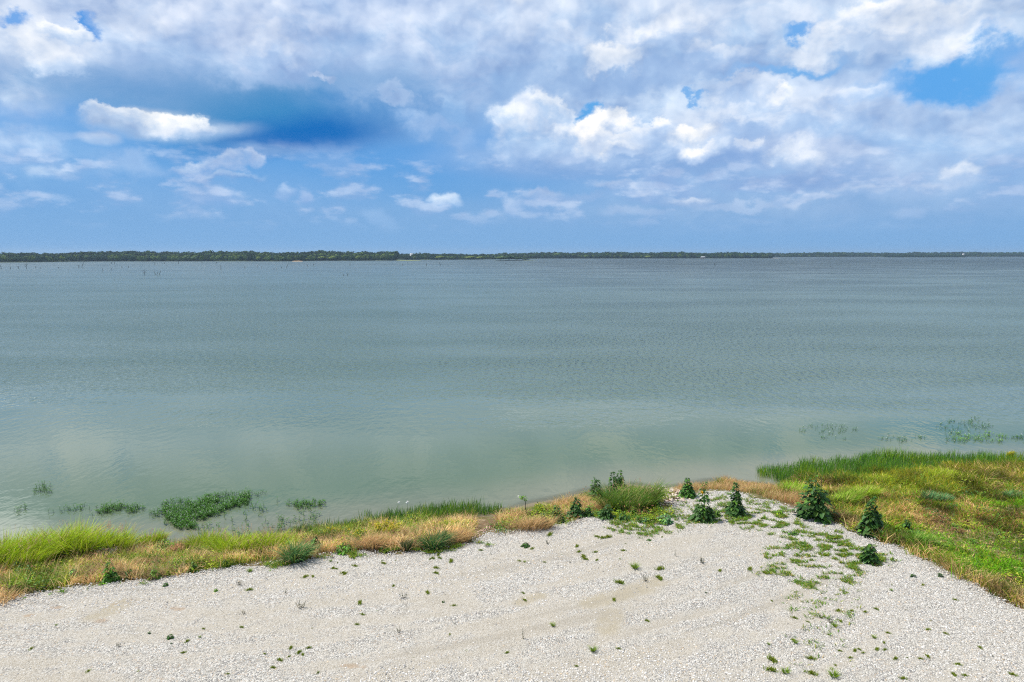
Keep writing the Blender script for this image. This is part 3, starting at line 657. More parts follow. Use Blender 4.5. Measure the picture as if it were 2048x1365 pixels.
# ---- smartweed growing out of the shallow lake
def smartweed(name, px, per_m2, label, white=.25, h=.16, world=False, pad=.15, green=C_DARK * (1.3, 1.35, .8)):
    a = Acc(); x, y = scatter(px, per_m2, pad, world); n = len(x); kk = 5
    clx = vn2(x, y, 1.4, 2) * (1 - .0); keep = rng.random(n) < .12 + .95 * sstep(.34, .52, clx); x, y = x[keep], y[keep]; n = len(x)
    Hs = h * (.5 + rng.random(n)); base = np.stack([x, y, np.full(n, -.03)], -1)
    blades(a, base, Hs + .05, .02, rng.random(n) * 6.283, .2, jit(green * .8, n), 2)
    for i in range(kk):
        az_ = rng.random(n) * 6.283; P = base + np.stack([0 * x, 0 * x, .05 + Hs * (i + .3) / kk], -1)
        leaves(a, P, np.stack([np.cos(az_), np.sin(az_), .45 + 0 * az_], -1), .09 + .05 * rng.random(n), .035, jit(green * (1 + .12 * i), n))
    f = rng.random(n) < white; m_ = f.sum()
    leaves(a, (base + np.stack([0 * x, 0 * x, Hs + .05], -1))[f], np.tile((.1, -.1, 1.), (m_, 1)) + .4 * rng.random((m_, 3)), .07, .032, jit((.62, .66, .58), m_, .12), 0)
    return stuff(name, a, label)
smartweed('smartweed', [(308,1028),(330,1012),(380,1002),(440,992),(500,983),(532,984),(520,1000),(470,1018),(430,1035),(400,1050),(370,1062),(330,1048)], 150, 'largest raft of dark green water weed, widening to the left', .35, .2)
smartweed('smartweed', [(166,1032),(200,1016),(240,1010),(290,1008),(285,1022),(230,1030),(180,1036)], 120, 'narrow raft of dark green water weed with white blooms, left of the largest raft', .4, .18)
smartweed('smartweed', [(108,1021),(130,1015),(152,1016),(150,1024),(115,1025)], 22, 'few sparse sprigs of water weed left of the narrow raft', .3, pad=.2)
smartweed('smartweed', [(72,982),(84,974),(98,980),(96,986),(76,986)], 45, 'lone dark tuft of water weed farthest out on the left', .3, .2)
smartweed('smartweed', [(588,1012),(610,1008),(642,1009),(640,1015),(592,1016)], 90, 'thin dark strip of water weed offshore of the reeds', 0., .16)
smartweed('smartweed', [(400,1052),(440,1034),(520,1008),(560,1004),(600,1018),(640,1030),(640,1050),(560,1066),(470,1076),(380,1078)], 14, 'scattered dark sprigs rising from the shallows by the largest raft', .05, .24)
smartweed('smartweed', [(1590,862),(1640,850),(1700,850),(1732,860),(1700,880),(1640,880)], 8, 'loose sprinkle of floating weed, leftmost off the right shore', .3, .13)
smartweed('smartweed', [(1740,880),(1790,872),(1830,872),(1862,880),(1800,884)], 14, 'thin middle line of floating weed off the right shore', .3, .13)
smartweed('smartweed', [(1900,872),(1930,862),(1990,868),(2025,878),(1990,886),(1930,884)], 36, 'dense olive raft of floating weed off the right shore', .2, .14, green=C_DARK * (3.2, 2.6, .9))
smartweed('smartweed', [(1865,850),(1900,840),(1960,838),(1990,850),(1960,864),(1890,870)], 10, 'sparse weed sprigs farthest out on the right', .2, .13)
smartweed('smartweed', [(1880,882),(1900,876),(1918,880),(1900,888)], 10, 'tiny clump of floating weed beside the dense olive raft', .2, .13)
smartweed('smartweed', [(2032,876),(2060,868),(2090,872),(2060,884)], 34, 'raft of floating weed cut by the right picture edge', .2, .14)
smartweed('smartweed', [(24,1024),(30,1018),(38,1022),(32,1028)], 30, 'smallest tuft of water weed near the left picture edge', .2, .2, pad=.5)

# ---- countable clumps, shrubs and leafy plants
def root(name, px, py, label, cat, group=None, water=False):
    x, y, z = (float(v) for v in onland(px, py)); e = bpy.data.objects.new(name, None); COL.objects.link(e); e.empty_display_size = .2
    e.location = (x, y, z - .01); e['label'] = label; e['category'] = cat
    if group: e['group'] = group
    return e, y
def grass_clump(px, py, wpx, hpx, label, col, n=None, plumes=0, wid=.032, depth=.5, bend=.55, group='tall grass clumps'):
    e, yy = root('grass_clump', px, py, label, 'grass clump', group); s = 1 / float(ppm(yy)); R = wpx * s / 2; H = hpx * s
    n = n or int(420 * R * 2 * max(R * depth * 2, .35)) + 250
    r = np.sqrt(rng.random(n)); t = rng.random(n) * 6.283; X_ = r * np.cos(t) * R; Y_ = r * np.sin(t) * R * depth
    zz = hgt(X_ + e.location.x, Y_ + e.location.y) - e.location.z
    pk = rng.random(n); kc = jit(col, n, .35, .12); kc[pk > .80] = jit(np.asarray(col) * .35 + C_OLIVE * .25, (pk > .80).sum(), .3); kc[pk < .10] = jit(C_DRY * .8 + np.asarray(col) * .2, (pk < .10).sum(), .2)
    a = Acc(); hn = .45 + .95 * vn1(X_ + e.location.x, Y_ + e.location.y, 1.5, 2)
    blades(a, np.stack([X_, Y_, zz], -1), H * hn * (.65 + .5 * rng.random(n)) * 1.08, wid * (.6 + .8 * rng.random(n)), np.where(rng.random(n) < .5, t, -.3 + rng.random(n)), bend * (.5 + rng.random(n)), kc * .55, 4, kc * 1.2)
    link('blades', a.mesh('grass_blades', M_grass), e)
    if plumes:
        a = Acc(); t = rng.random(plumes) * 6.283; r = np.sqrt(rng.random(plumes)); B = np.stack([r * np.cos(t) * R, r * np.sin(t) * R * depth, 0 * t], -1)
        az_ = rng.random(plumes) * 1.2 - .4; LL = H * (.95 + .35 * rng.random(plumes)); blades(a, B, LL, .007, az_, .22, jit(C_OLIVE, plumes), 3)
        for k in range(9):
            hq = LL * (.80 + .02 * k); P_ = B + np.stack([np.cos(az_) * LL * .14, np.sin(az_) * LL * .14, hq * .93], -1); az2 = rng.random(plumes) * 6.283
            leaves(a, P_, np.stack([np.cos(az2), np.sin(az2), .9 + 0 * az2], -1), .07, .018, jit((.42, .27, .16), plumes))
        link('seed_heads', a.mesh('seed_heads', M_grass), e)
    return e
JG = [(20,1140,150,72,C_LIME,40,'bright lime grass clump at the left picture edge by the lake'),
 (88,1124,110,62,C_LIME,30,'bright lime grass clump second from the left picture edge'),
 (160,1118,130,70,C_LIME * 1.05,50,'tallest lime grass clump with rusty seed heads left of the gap'),
 (222,1112,86,62,C_LIME,40,'lime grass clump leaning right over the open water gap'),
 (302,1092,50,30,C_LIME * .9,12,'small thin lime grass clump just right of the water gap'),
 (420,1104,70,42,C_LIME * .9,14,'low lime grass clump before the scattered water sprigs'),
 (482,1112,110,52,C_LIME,50,'broad lime grass clump with tan seed heads before the scattered water sprigs'),
 (548,1106,84,44,C_LIME * .95,30,'lime grass clump beside the dark open shrub')]
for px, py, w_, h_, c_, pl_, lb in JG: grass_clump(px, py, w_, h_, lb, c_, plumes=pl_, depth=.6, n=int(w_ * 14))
grass_clump(1258, 1024, 112, 56, 'large mid green grass clump on the hump beside the tall leafy plants', np.array((.16, .30, .04)), n=2000, plumes=40, wid=.026)
grass_clump(1592, 988, 74, 26, 'bright green grass clump behind the tan ridge grass', C_LIME * (.7, .9, 1), n=1300, depth=.9)
grass_clump(1684, 1010, 60, 34, 'pale green grass clump just right of the tallest leafy plant', C_LIME * (.75, .85, 1.6), n=1300)
grass_clump(1722, 1000, 60, 28, 'pale green grass clump behind the second tallest leafy plant', C_LIME * (.8, .85, 1.2), n=1200)
grass_clump(1874, 1004, 54, 20, 'dark blue-green grass clump alone in the mid meadow', C_BLUE * 1.3, n=1000)
grass_clump(2036, 996, 60, 16, 'blue-green grass clump at the right picture edge', C_BLUE * 1.4, n=900)
grass_clump(1752, 968, 70, 16, 'yellow-lime grass clump in the upper left meadow', C_LIME * .95, n=900)
grass_clump(1890, 962, 110, 24, 'widest yellow-lime grass clump in the upper meadow', C_LIME * (.9, .85, .9), n=1800)
grass_clump(1840, 1096, 44, 34, 'green weedy grass clump at the meadow rim above the gravel', C_GRN * 1.5, n=700)
grass_clump(1875, 1098, 30, 20, 'short green grass clump right of the weedy rim clump', C_GRN * 1.3, n=400)
grass_clump(590, 1123, 38, 38, 'blue-green spiky clump on the lot rim below the dark open shrub', np.array((.12, .27, .08)), n=650, wid=.03, depth=1., bend=.8, group='spiky clumps on the gravel rim')
grass_clump(867, 1098, 40, 44, 'spiky green cone-shaped clump on the lot rim below the yellow flowers', np.array((.08, .20, .06)), n=700, wid=.028, depth=1., bend=.7, group='spiky clumps on the gravel rim')
grass_clump(812, 1103, 18, 36, 'narrow dark green clump left of the spiky green cone', np.array((.06, .12, .05)), n=320, wid=.018, depth=1., bend=.3, group='spiky clumps on the gravel rim')
for px, py, w_, h_, lb in [(1058,1058,96,36,'rounded tan grass clump left of the dark leafy row'),(1180,1024,70,34,'tan grass clump behind the dark leafy row'),(1140,1016,60,32,'pinkish tan grass clump nearest the lake on the hump'),(745,1098,70,34,'fan of straw grass under the yellow flowers'),(905,1086,70,32,'fan of straw grass right of the spiky green cone')]:
    grass_clump(px, py, w_, h_, lb, C_DRY * (.95, .88, .85), n=1100, wid=.014, bend=.7, group='tan grass clumps')

def flower_disc(acc, P, r, col, n=9):
    for c_, nrm in P:
        c_ = np.asarray(c_); u = np.cross(nrm, [0, 0, 1.]) + 1e-3; u /= np.linalg.norm(u); v_ = np.cross(nrm, u)
        D = np.array([math.cos(6.283 * k / n) * u + math.sin(6.283 * k / n) * v_ for k in range(n)]); leaves(acc, np.tile(c_, (n, 1)), D, r, r * .55, jit(col, n, .08), 0)

def leafy(px, py, wpx, hpx, label, col=C_DARK, stems=3, size=.17, taper=1., flowers=0, group='dark leafy plants', low=False, spike=False):
    """broad-leaved plant: stems with leaves in a cone that narrows to bare tips"""
    e, yy = root('leafy_plant', px, py, label, 'plant', group); s = 1 / float(ppm(yy)); R = wpx * s / 2 * .92; H = hpx * s
    habit = (px * .37) % 1.0; sa, la = Acc(), Acc(); nodes = []; area = R * H
    for k in range(stems):
        off = (rng.random(2) - .5) * R * (.2 if k == 0 else .55 if k < 2 else 1.15); Hk = H * (1 if k == 0 else (.9 - .55 * rng.random())); b = np.array([off[0] * .35, off[1] * .35, 0.]); tp = np.array([off[0], off[1], Hk])
        pts = [b + (tp - b) * t + np.array([math.sin(t * 3 + k) * .02, 0, 0]) for t in np.linspace(0, 1, 6)]; tube(sa, pts, .014 * (.5 + H), .004, (.10, .14, .05)); nodes.append((b, tp, Hk))
    n = int(max(36, min(640, 170 * area / size * 1.1 + 40)))
    t = rng.random(n) ** (1.05 if not low else .7); k = rng.integers(0, stems, n); B = np.array([q[0] for q in nodes])[k]; Tp = np.array([q[1] for q in nodes])[k]; Hk = Tp[:, 2]
    prof = np.interp(t ** (1 / max(taper, .3) ** .5), [0, .1, .32, .5, .8, 1], [.75, 1., .7 + .2 * habit, .3 + .4 * habit, .16 + .3 * habit, .05 + .2 * habit]) if not low else np.sqrt(np.maximum(1 - t * t, 0))
    lump = vn2(t * 7 + px, k * 3. + rng.random(n) * 2.5, 1., 2); prof = prof * (.3 + 1.35 * lump); az_ = rng.random(n) * 6.283; rr = R * prof * (.25 + .75 * np.sqrt(rng.random(n))); ax = B + (Tp - B) * t[:, None]
    out_ = np.stack([np.cos(az_), np.sin(az_), 0 * az_], -1); P_ = ax + out_ * rr[:, None] * .8; P_[:, 2] = np.maximum(P_[:, 2] - .08 * rr, .02)
    sz = size * 1.25 * (1.2 - .75 * t) * (.6 + .8 * rng.random(n)); D = out_ + np.stack([0 * t, 0 * t, .25 - .5 * rng.random(n)], -1)
    leaves(la, P_, D, sz, sz * .75, jit(np.asarray(col) * 1.15, n, .45) * np.where(rng.random((n, 1)) < .16, (2.2, 1.9, 1.), (1, 1, 1)), .5)
    for i in rng.integers(0, n, min(n // 6, 70)): tube(sa, [ax[i], (ax[i] + P_[i]) / 2 + np.array([0, 0, .01]), P_[i]], .005, .003, (.09, .14, .05), 3)
    link('stem', sa.mesh('leafy_stem', M_wood), e); link('leaves', la.mesh('leafy_leaves', M_leaf), e)
    if spike:
        a = Acc(); tube(a, [(R * .35, 0, H * .55), (R * .36, 0, H * .9), (R * .36, 0, H * 1.12)], .012, .007, (.12, .10, .07)); link('bare_stalk', a.mesh('bare_stalk', M_wood), e)
    for f in range(flowers):
        a = Acc(); ang = -1.57 + (rng.random() - .5); q = np.array([math.cos(ang) * R * .5 * (rng.random() - .3), -R * .8, H * (.16 if not low else .6)]) if f == 0 else np.array([(rng.random() - .5) * R, -.2 * R, H * (.7 + .3 * rng.random())])
        flower_disc(a, [(q, np.array([0, -.8, .6]))], .085, (.75, .45, .02)); link('flower', a.mesh('yellow_bloom', M_leaf), e)
    return e
LP = [(1627,1037,74,98,'tallest dark green leafy plant, a broad cone with a bare stalk at the gravel rim',dict(stems=7,size=.2,spike=True)),
 (1741,1068,52,82,'second tallest leafy cone in the meadow rim with one yellow bloom at its foot',dict(stems=6,size=.19,flowers=1,taper=.7)),
 (1737,1127,34,46,'dark leafy plant on the gravel directly below the one with a yellow bloom',dict(stems=4,size=.17,taper=.7)),
 (1406,1041,50,84,'tall leafy plant with an open top, second leafy cone right of the hump clump',dict(stems=5,size=.17,flowers=2,taper=.8)),
 (1471,1031,42,72,'slender leafy spire between the open topped one and the tallest cone',dict(stems=3,size=.17)),
 (1374,994,38,42,'bright leafy spire nearest the lake behind the open topped plant',dict(stems=3,size=.15,col=C_DARK * (1.5, 1.5, 1.2))),
 (1226,1000,38,62,'leafy spire rising above the large grass clump against the water',dict(stems=3,size=.16,flowers=1,taper=.8)),
 (1190,1000,44,50,'open branching leafy plant against the water left of the large grass clump',dict(stems=5,size=.14,taper=.6)),
 (1152,1038,34,48,'rightmost of the three dark leafy plants in a row at the lot rim',dict(stems=3,size=.16,taper=.6)),
 (1113,1047,26,40,'middle of the three dark leafy plants in a row at the lot rim',dict(stems=3,size=.15,taper=.5)),
 (1087,1054,26,30,'shortest of the three dark leafy plants in a row at the lot rim',dict(stems=3,size=.15,taper=.6)),
 (1214,1038,34,32,'dark round leafy bush below the large grass clump',dict(stems=4,size=.13,low=True)),
 (1332,1047,34,22,'low blue-green leafy plant at the right foot of the hump',dict(stems=3,size=.13,low=True,col=C_BLUE * .9)),
 (1292,1046,22,14,'small blue-green leafy plant left of the low blue-green one',dict(stems=2,size=.1,low=True,col=C_BLUE * .9)),
 (221,1164,28,46,'bushy green leafy plant in the dry bank at the left',dict(stems=4,size=.13,taper=.4,col=C_GRN * (.5, .62, .7))),
 (148,1162,18,28,'small blue-green leafy spire in the dry bank at the far left',dict(stems=2,size=.12,col=C_BLUE * .9)),
 (310,1158,24,22,'small bright leafy bush on the left lot rim',dict(stems=2,size=.1,low=True,col=C_GRN * .75)),
 (631,1102,22,32,'dark leafy plant in tan grass right of the spiky blue-green clump',dict(stems=3,size=.13,taper=.6)),
 (690,1106,36,24,'rounded bright green leafy bush on the lot rim below the reeds',dict(stems=4,size=.13,low=True,col=C_GRN * (.65, .8, .8))),
 (1052,1096,20,12,'low round leafy plant alone on the middle gravel',dict(stems=2,size=.1,low=True)),
 (1586,1072,22,12,'low round leafy plant among the grass mats left of the tallest cone',dict(stems=2,size=.1,low=True)),
 (1559,1031,24,13,'low yellow-green leafy plant on gravel left of the tallest cone',dict(stems=2,size=.09,low=True,col=C_GRN * (1.3, 1.2, .7))),
 (331,1176,13,12,'little leafy seedling on gravel just below the left bank',dict(stems=1,size=.07,low=True)),
 (203,1172,10,8,'tiny leafy seedling at the left bank foot',dict(stems=1,size=.06,low=True,col=C_GRN * 1.4)),
 (432,1186,8,11,'tiny upright seedling right of the leafy seedlings on the left gravel',dict(stems=1,size=.06,col=C_GRN)),
 (341,1280,14,14,'dark little leafy weed alone low on the left gravel',dict(stems=2,size=.08,low=True)),
 (1298,1084,12,7,'tiny leafy weed on gravel below the right foot of the hump',dict(stems=1,size=.06,low=True)),
 (1812,1070-12,20,22,'dark leafy plant in the meadow right of the one with a yellow bloom',dict(stems=2,size=.12)),
 (332,1108,60,34,'dark olive leafy bush by the lake right of the small lime clump',dict(stems=5,size=.1,low=True,col=C_GRN * (.9, .8, .8))),
 (602,1076,70,40,'dark open shrub over the shallow water beside the lime clumps',dict(stems=9,size=.08,taper=.35,col=C_DARK * (1.2, 1., .9))),
]
LP += [(258,1160,18,22,'small dark leafy weed right of the bushy green plant',dict(stems=3,size=.12)),(388,1146,20,26,'dark leafy weed at the middle of the left lot rim',dict(stems=3,size=.12,col=C_GRN*.5)),
 (452,1136,16,20,'short leafy weed at the lot rim left of the spiky blue-green clump',dict(stems=2,size=.11,col=C_GRN*.55)),(90,1182,22,26,'dark leafy weed low on the far left bank',dict(stems=3,size=.12,col=C_GRN*.5)),(34,1150,26,34,'dark leafy weed among lime grass at the left picture edge',dict(stems=4,size=.13,col=C_GRN*.5)),
 (1245,1042,26,22,'dark leafy weed at the foot of the large grass clump',dict(stems=4,size=.12)),(1268,1034,24,24,'leafy weed in the green patch right of the dark round bush',dict(stems=4,size=.12,col=C_GRN*.6)),(1176,1036,22,26,'leafy weed between the dark leafy row and the dark round bush',dict(stems=3,size=.13)),
 (1314,1020,24,20,'leafy weed on the hump above the low blue-green plant',dict(stems=4,size=.11,col=C_GRN*.6)),(1432,1034,22,22,'leafy weed between the open topped plant and the slender spire',dict(stems=3,size=.11,col=C_GRN*.6)),(1240,976,24,40,'thin leafy spire behind the left of the large grass clump',dict(stems=3,size=.14))]
for px, py, w_, h_, lb, kw in LP: leafy(px, py, w_, h_, lb, **kw)

# yellow flowering shrubs on the bank
def shrub(px, py, wpx, hpx, label, col, fl, fcol, name='flowering_shrub', cat='shrub', group='yellow green shrubs on the bank'):
    e, yy = root(name, px, py, label, cat, group); s = 1 / float(ppm(yy)); R = wpx * s / 2; H = hpx * s; sa, la, fa = Acc(), Acc(), Acc()
    ns = int(14 + 26 * R)
    for k in range(ns):
        b = np.array([(rng.random() - .5) * R * 1.3, (rng.random() - .5) * R * .7, 0]); tp = b + np.array([(rng.random() - .5) * R * .8, (rng.random() - .5) * R * .5, H * (.6 + .4 * rng.random())]); tube(sa, [b, (b + tp) / 2 + .02, tp], .006, .003, (.14, .12, .04), 3)
        n = 42; t = rng.random(n) ** .6; P_ = b + (tp - b) * t[:, None] + (rng.random((n, 3)) - .5) * .16; P_[:, 2] = np.maximum(P_[:, 2], .01); D = rng.random((n, 3)) - .5; D[:, 2] = D[:, 2] * .6 + .35; leaves(la, P_, D, .09, .03, jit(col, n, .3), .2)
        m_ = rng.poisson(fl); 
        if m_: P_ = tp + (rng.random((m_, 3)) - .5) * (.14, .14, .12); D = rng.random((m_, 3)) - .5; D[:, 2] += .4; leaves(fa, P_, D, .055, .035, jit(fcol, m_, .2), .1)
    link('stems', sa.mesh('shrub_stems', M_wood), e); link('leaves', la.mesh('shrub_leaves', M_leaf), e)
    if fa.n: link('flowers', fa.mesh('shrub_flowers', M_leaf), e, kind='stuff')
YS = [(716,1092,60,34,'wide yellow flowered shrub with a dark foot above the rounded leafy bush',C_GRN * 1.1,9),
 (770,1078,80,34,'brightest yellow flowered shrub between reeds and straw grass',C_OLIVE,14),
 (668,1074,50,18,'small yellow flowered shrub left of the brightest one',C_OLIVE,10),
 (888,1066,56,24,'lime green shrub above the spiky green cone',C_LIME * .8,3),
 (930,1058,40,18,'lime green shrub nearest the bare silt',C_LIME * .75,3),
 (1030,1032,50,14,'flat yellow-green shrub at the left end of the hump',C_LIME * .7,3),
 (1090,1026,60,16,'yellow-green shrub behind the dark leafy row by the water',C_LIME * .65,4),
 (1895,936,26,12,'small yellow-green shrub poking from the reeds on the right',C_OLIVE,8),
 (2020,918,22,14,'yellow tipped shrub at the far end of the right reeds',C_OLIVE,10),
 (350,1112,40,24,'rusty brown shrub by the lake behind the dry bank',C_RUST,0)]
for px, py, w_, h_, lb, c_, f_ in YS: shrub(px, py, w_, h_, lb, np.asarray(c_), f_, (.62, .48, .02))
shrub(212, 1122, 50, 28, 'grey brown dead brush heap behind the bushy green plant', np.array((.20, .16, .14)), 0, (1, 1, 1), 'dead_brush', 'brush', None)

# tall bent stalk on the hump's left end, and two stalks with pale blooms
e, yy = root('bent_stalk', 1053, 1036, 'tall bent dark stalk with a leafy curled top against the water', 'plant'); s = 1 / float(ppm(yy)); a = Acc()
tube(a, [(0, 0, 0), (0, 0, .25), (-.06, 0, .5), (-.04, 0, .72), (-.12, 0, .92), (-.2, 0, .98)], .02, .012, (.06, .06, .035)); link('stem', a.mesh('bent_stem', M_wood), e)
a = Acc(); n = 40; P_ = np.array([-.14, 0, .95]) + (rng.random((n, 3)) - .5) * (.3, .2, .16); leaves(a, P_, rng.random((n, 3)) - .5, .1, .05, jit(C_GRN * 1.6, n)); link('leaves', a.mesh('bent_leaves', M_leaf), e)
a = Acc(); flower_disc(a, [((-.36, 0, 1.0), np.array([-.3, -.7, .6]))], .06, (.8, .8, .7)); link('flower', a.mesh('pale_bloom', M_leaf), e)
for px, sz, lb in ((815, .095, 'brighter of two white blooms above the shore reeds'), (798, .075, 'dimmer left one of two white blooms above the shore reeds')):
    e, yy = root('white_bloom', px, 1029, lb, 'flower', 'white blooms in the reeds'); a = Acc(); tube(a, [(0, 0, 0), (0, 0, .3), (.01, 0, .58)], .01, .006, (.1, .16, .05), 4); link('stem', a.mesh('bloom_stem', M_wood), e)
    a = Acc(); flower_disc(a, [((.01, -.01, .6), np.array([0, -1., .3]))], sz, (.86, .86, .82), 7); flower_disc(a, [((.01, -.02, .62), np.array([.4, -1., .5]))], sz * .7, (.86, .86, .82), 6); link('petals', a.mesh('bloom_petals', M_leaf), e)

# tangled low weeds through the bank grass
a = Acc(); x, y = scatter(bank, 5.); x2, y2 = scatter(hump, 7.); x3, y3 = scatter(mead, .9); X_, Y_ = np.concatenate([x, x2, x3]), np.concatenate([y, y2, y3])
for bx, by in zip(X_, Y_):
    n = int(18 + 40 * rng.random()); s_ = .12 + .26 * rng.random() ** 1.5; col = [C_GRN * 1.2, C_OLIVE, C_DARK * 1.6, C_RUST * .6, C_LIME * .6][int(rng.integers(0, 5))]
    P_ = rng.normal(size=(n, 3)) * (s_ * .6, s_ * .5, s_ * .5); P_[:, 2] = np.abs(P_[:, 2]) + .05; P_ = P_ + (bx, by, float(hgt(bx, by))); D = rng.normal(size=(n, 3)); D[:, 2] = np.abs(D[:, 2]) * .6
    leaves(a, P_, D, .07 + .09 * rng.random(), .03 + .03 * rng.random(), jit(col, n), .25)
stuff('tangled_weeds', a, 'tangled low broadleaf weeds through the bank and meadow grass', M_leaf)
a = Acc(); x, y = scatter(bank, 16); n = len(x); z = hgt(x, y); c_ = jit(C_DRY * .9, n, .3); c_[rng.random(n) < .35] *= (.5, .8, .3); blades(a, np.stack([x, y, z], -1), .55 + .6 * rng.random(n), .014, -.2 + 1.2 * rng.random(n), .35, c_, 4)
x, y = scatter(hump, 10); n = len(x); blades(a, np.stack([x, y, hgt(x, y)], -1), .45 + .5 * rng.random(n), .014, -.2 + 1.2 * rng.random(n), .35, jit(C_OLIVE * .8, n), 4)
x, y = scatter(mead, 7); n = len(x); blades(a, np.stack([x, y, hgt(x, y)], -1), .25 + .45 * rng.random(n), .016, rng.random(n) * 6.28, .5, jit(C_OLIVE * .9, n), 4)
stuff('seeding_stalks', a, 'loose taller stalks gone to seed above the bank and meadow grass')

# bare silt and rocks where the bank opens, limestone rocks on the hump
RK = [(1044,1058,9),(1006,1050,5),(1012,1066,4),(975,1068,4),(1024,1064,4),(988,1056,4),(1328,975,9),(1352,982,6),(1302,985,7),(1345,1000,6),(1368,976,8),(960,1072,4),(1002,1072,4),(930,1104-30,3)]
ROCKL = ['whitest and largest rock at the lot rim left of the dark leafy row', 'pale rock at the top of the bare bank gap', 'low pale rock at the foot of the bank gap, right', 'pale rock at the left end of the bank gap', 'rock between the whitest one and the bank gap middle', 'rock near the silt at the left of the bank gap', 'pinkish flat rock on the lake side of the hump', 'pale rock just right of the pinkish flat rock', 'pale rock at the left end of the bare hump top', 'rock lowest on the bare hump top', 'pinkish rock right beside the bright leafy spire', 'leftmost small rock at the gravel edge of the bank gap', 'small rock in the middle of the gravel edge at the bank gap', 'small rock in the straw grass right of the spiky green cone']
for i, (px, py, w_) in enumerate(RK):
    x, y, z = (float(v) for v in onland(px, py)); s = w_ / float(ppm(y)) / 2
    V, F, T = stones(np.zeros((1, 3)), np.array([s]), np.array([[.66, .58, .50]]) * (.85 + .25 * rng.random()), .6); me = mesh('limestone_rock', V, [F], T, M_stone)
    big_ = ROCKL[i]; _o = {0: 'whitest and largest rock at the lot rim left of the dark leafy row', 6: 'pinkish flat rock on the lake side of the hump', 10: 'pinkish rock right beside the bright leafy spire'}.get(i)
    link('limestone_rock', me, label=big_ or ('small pale rock on the bare silt at the bank gap' if px < 1100 else 'pale rock on the bare top of the hump'), cat='rock', group='rocks at the bank gap' if px < 1100 else 'rocks on the hump', loc=(x, y, z + s * .3))
x, y = scatter([(940,1076),(965,1054),(1040,1046),(1060,1052),(1000,1064)], 90); V, F, T = stones(np.stack([x, y, hgt(x, y) + .02], -1), .02 + .03 * rng.random(len(x)), jit((.55, .38, .28), len(x)))
x2, y2 = scatter([(1290,1020),(1300,980),(1340,976),(1385,978),(1380,1000),(1340,1020)], 60); V2, F2, T2 = stones(np.stack([x2, y2, hgt(x2, y2) + .03], -1), .03 + .05 * rng.random(len(x2)), jit((.62, .50, .42), len(x2)))
link('shore_rubble', mesh('shore_rubble', np.concatenate([V, V2]), [np.concatenate([F, F2 + len(V)])], np.concatenate([T, T2]), M_stone), label='pinkish limestone rubble on the bare bank and hump', kind='stuff')

# ---- weeds growing through the gravel
a = Acc()
for px, dn in (([(1340,1000),(1400,990),(1530,1000),(1600,1030),(1560,1062),(1400,1058),(1310,1050)], 60), ([(1400,1034),(1480,1024),(1560,1030),(1660,1062),(1700,1090),(1760,1120),(1700,1150),(1640,1100),(1560,1076),(1440,1062)], 90), ([(1540,1100),(1620,1080),(1720,1110),(1740,1150),(1700,1182),(1600,1180),(1520,1150)], 90), ([(1240,1045),(1340,1040),(1380,1066),(1280,1076),(1220,1062)], 90), ([(1660,1064),(1740,1100),(1800,1130),(1740,1142),(1680,1110)], 130), ([(740,1104),(860,1096),(950,1086),(980,1092),(900,1106),(780,1112)], 200), ([(500,1134),(640,1112),(720,1104),(720,1116),(600,1130),(520,1140)], 160), ([(60,1192),(160,1174),(300,1162),(300,1170),(160,1182),(70,1198)], 60), ([(1560,1180),(1720,1180),(1700,1260),(1620,1260)], 30), ([(1600,1260),(1700,1260),(1690,1330),(1580,1330)], 14)):
    x, y = scatter(px, dn * 12); k = (vn2(x * .9, y * 1.7, 3.6, 2) > .60) | (rng.random(len(x)) < .008); x, y = x[k], y[k]; n = len(x)
    c_ = blend(x, y, [C_GRN * 1.1, C_OLIVE * .8, C_DRY * .7], [np.full(n, .75), np.full(n, .3), np.full(n, .08)]); field(x, y, .12, .032, 1.2, c_, acc=a, segs=2, zoff=.085)
stuff('creeping_grass', a, 'broken mats of creeping green grass spreading over the gravel')

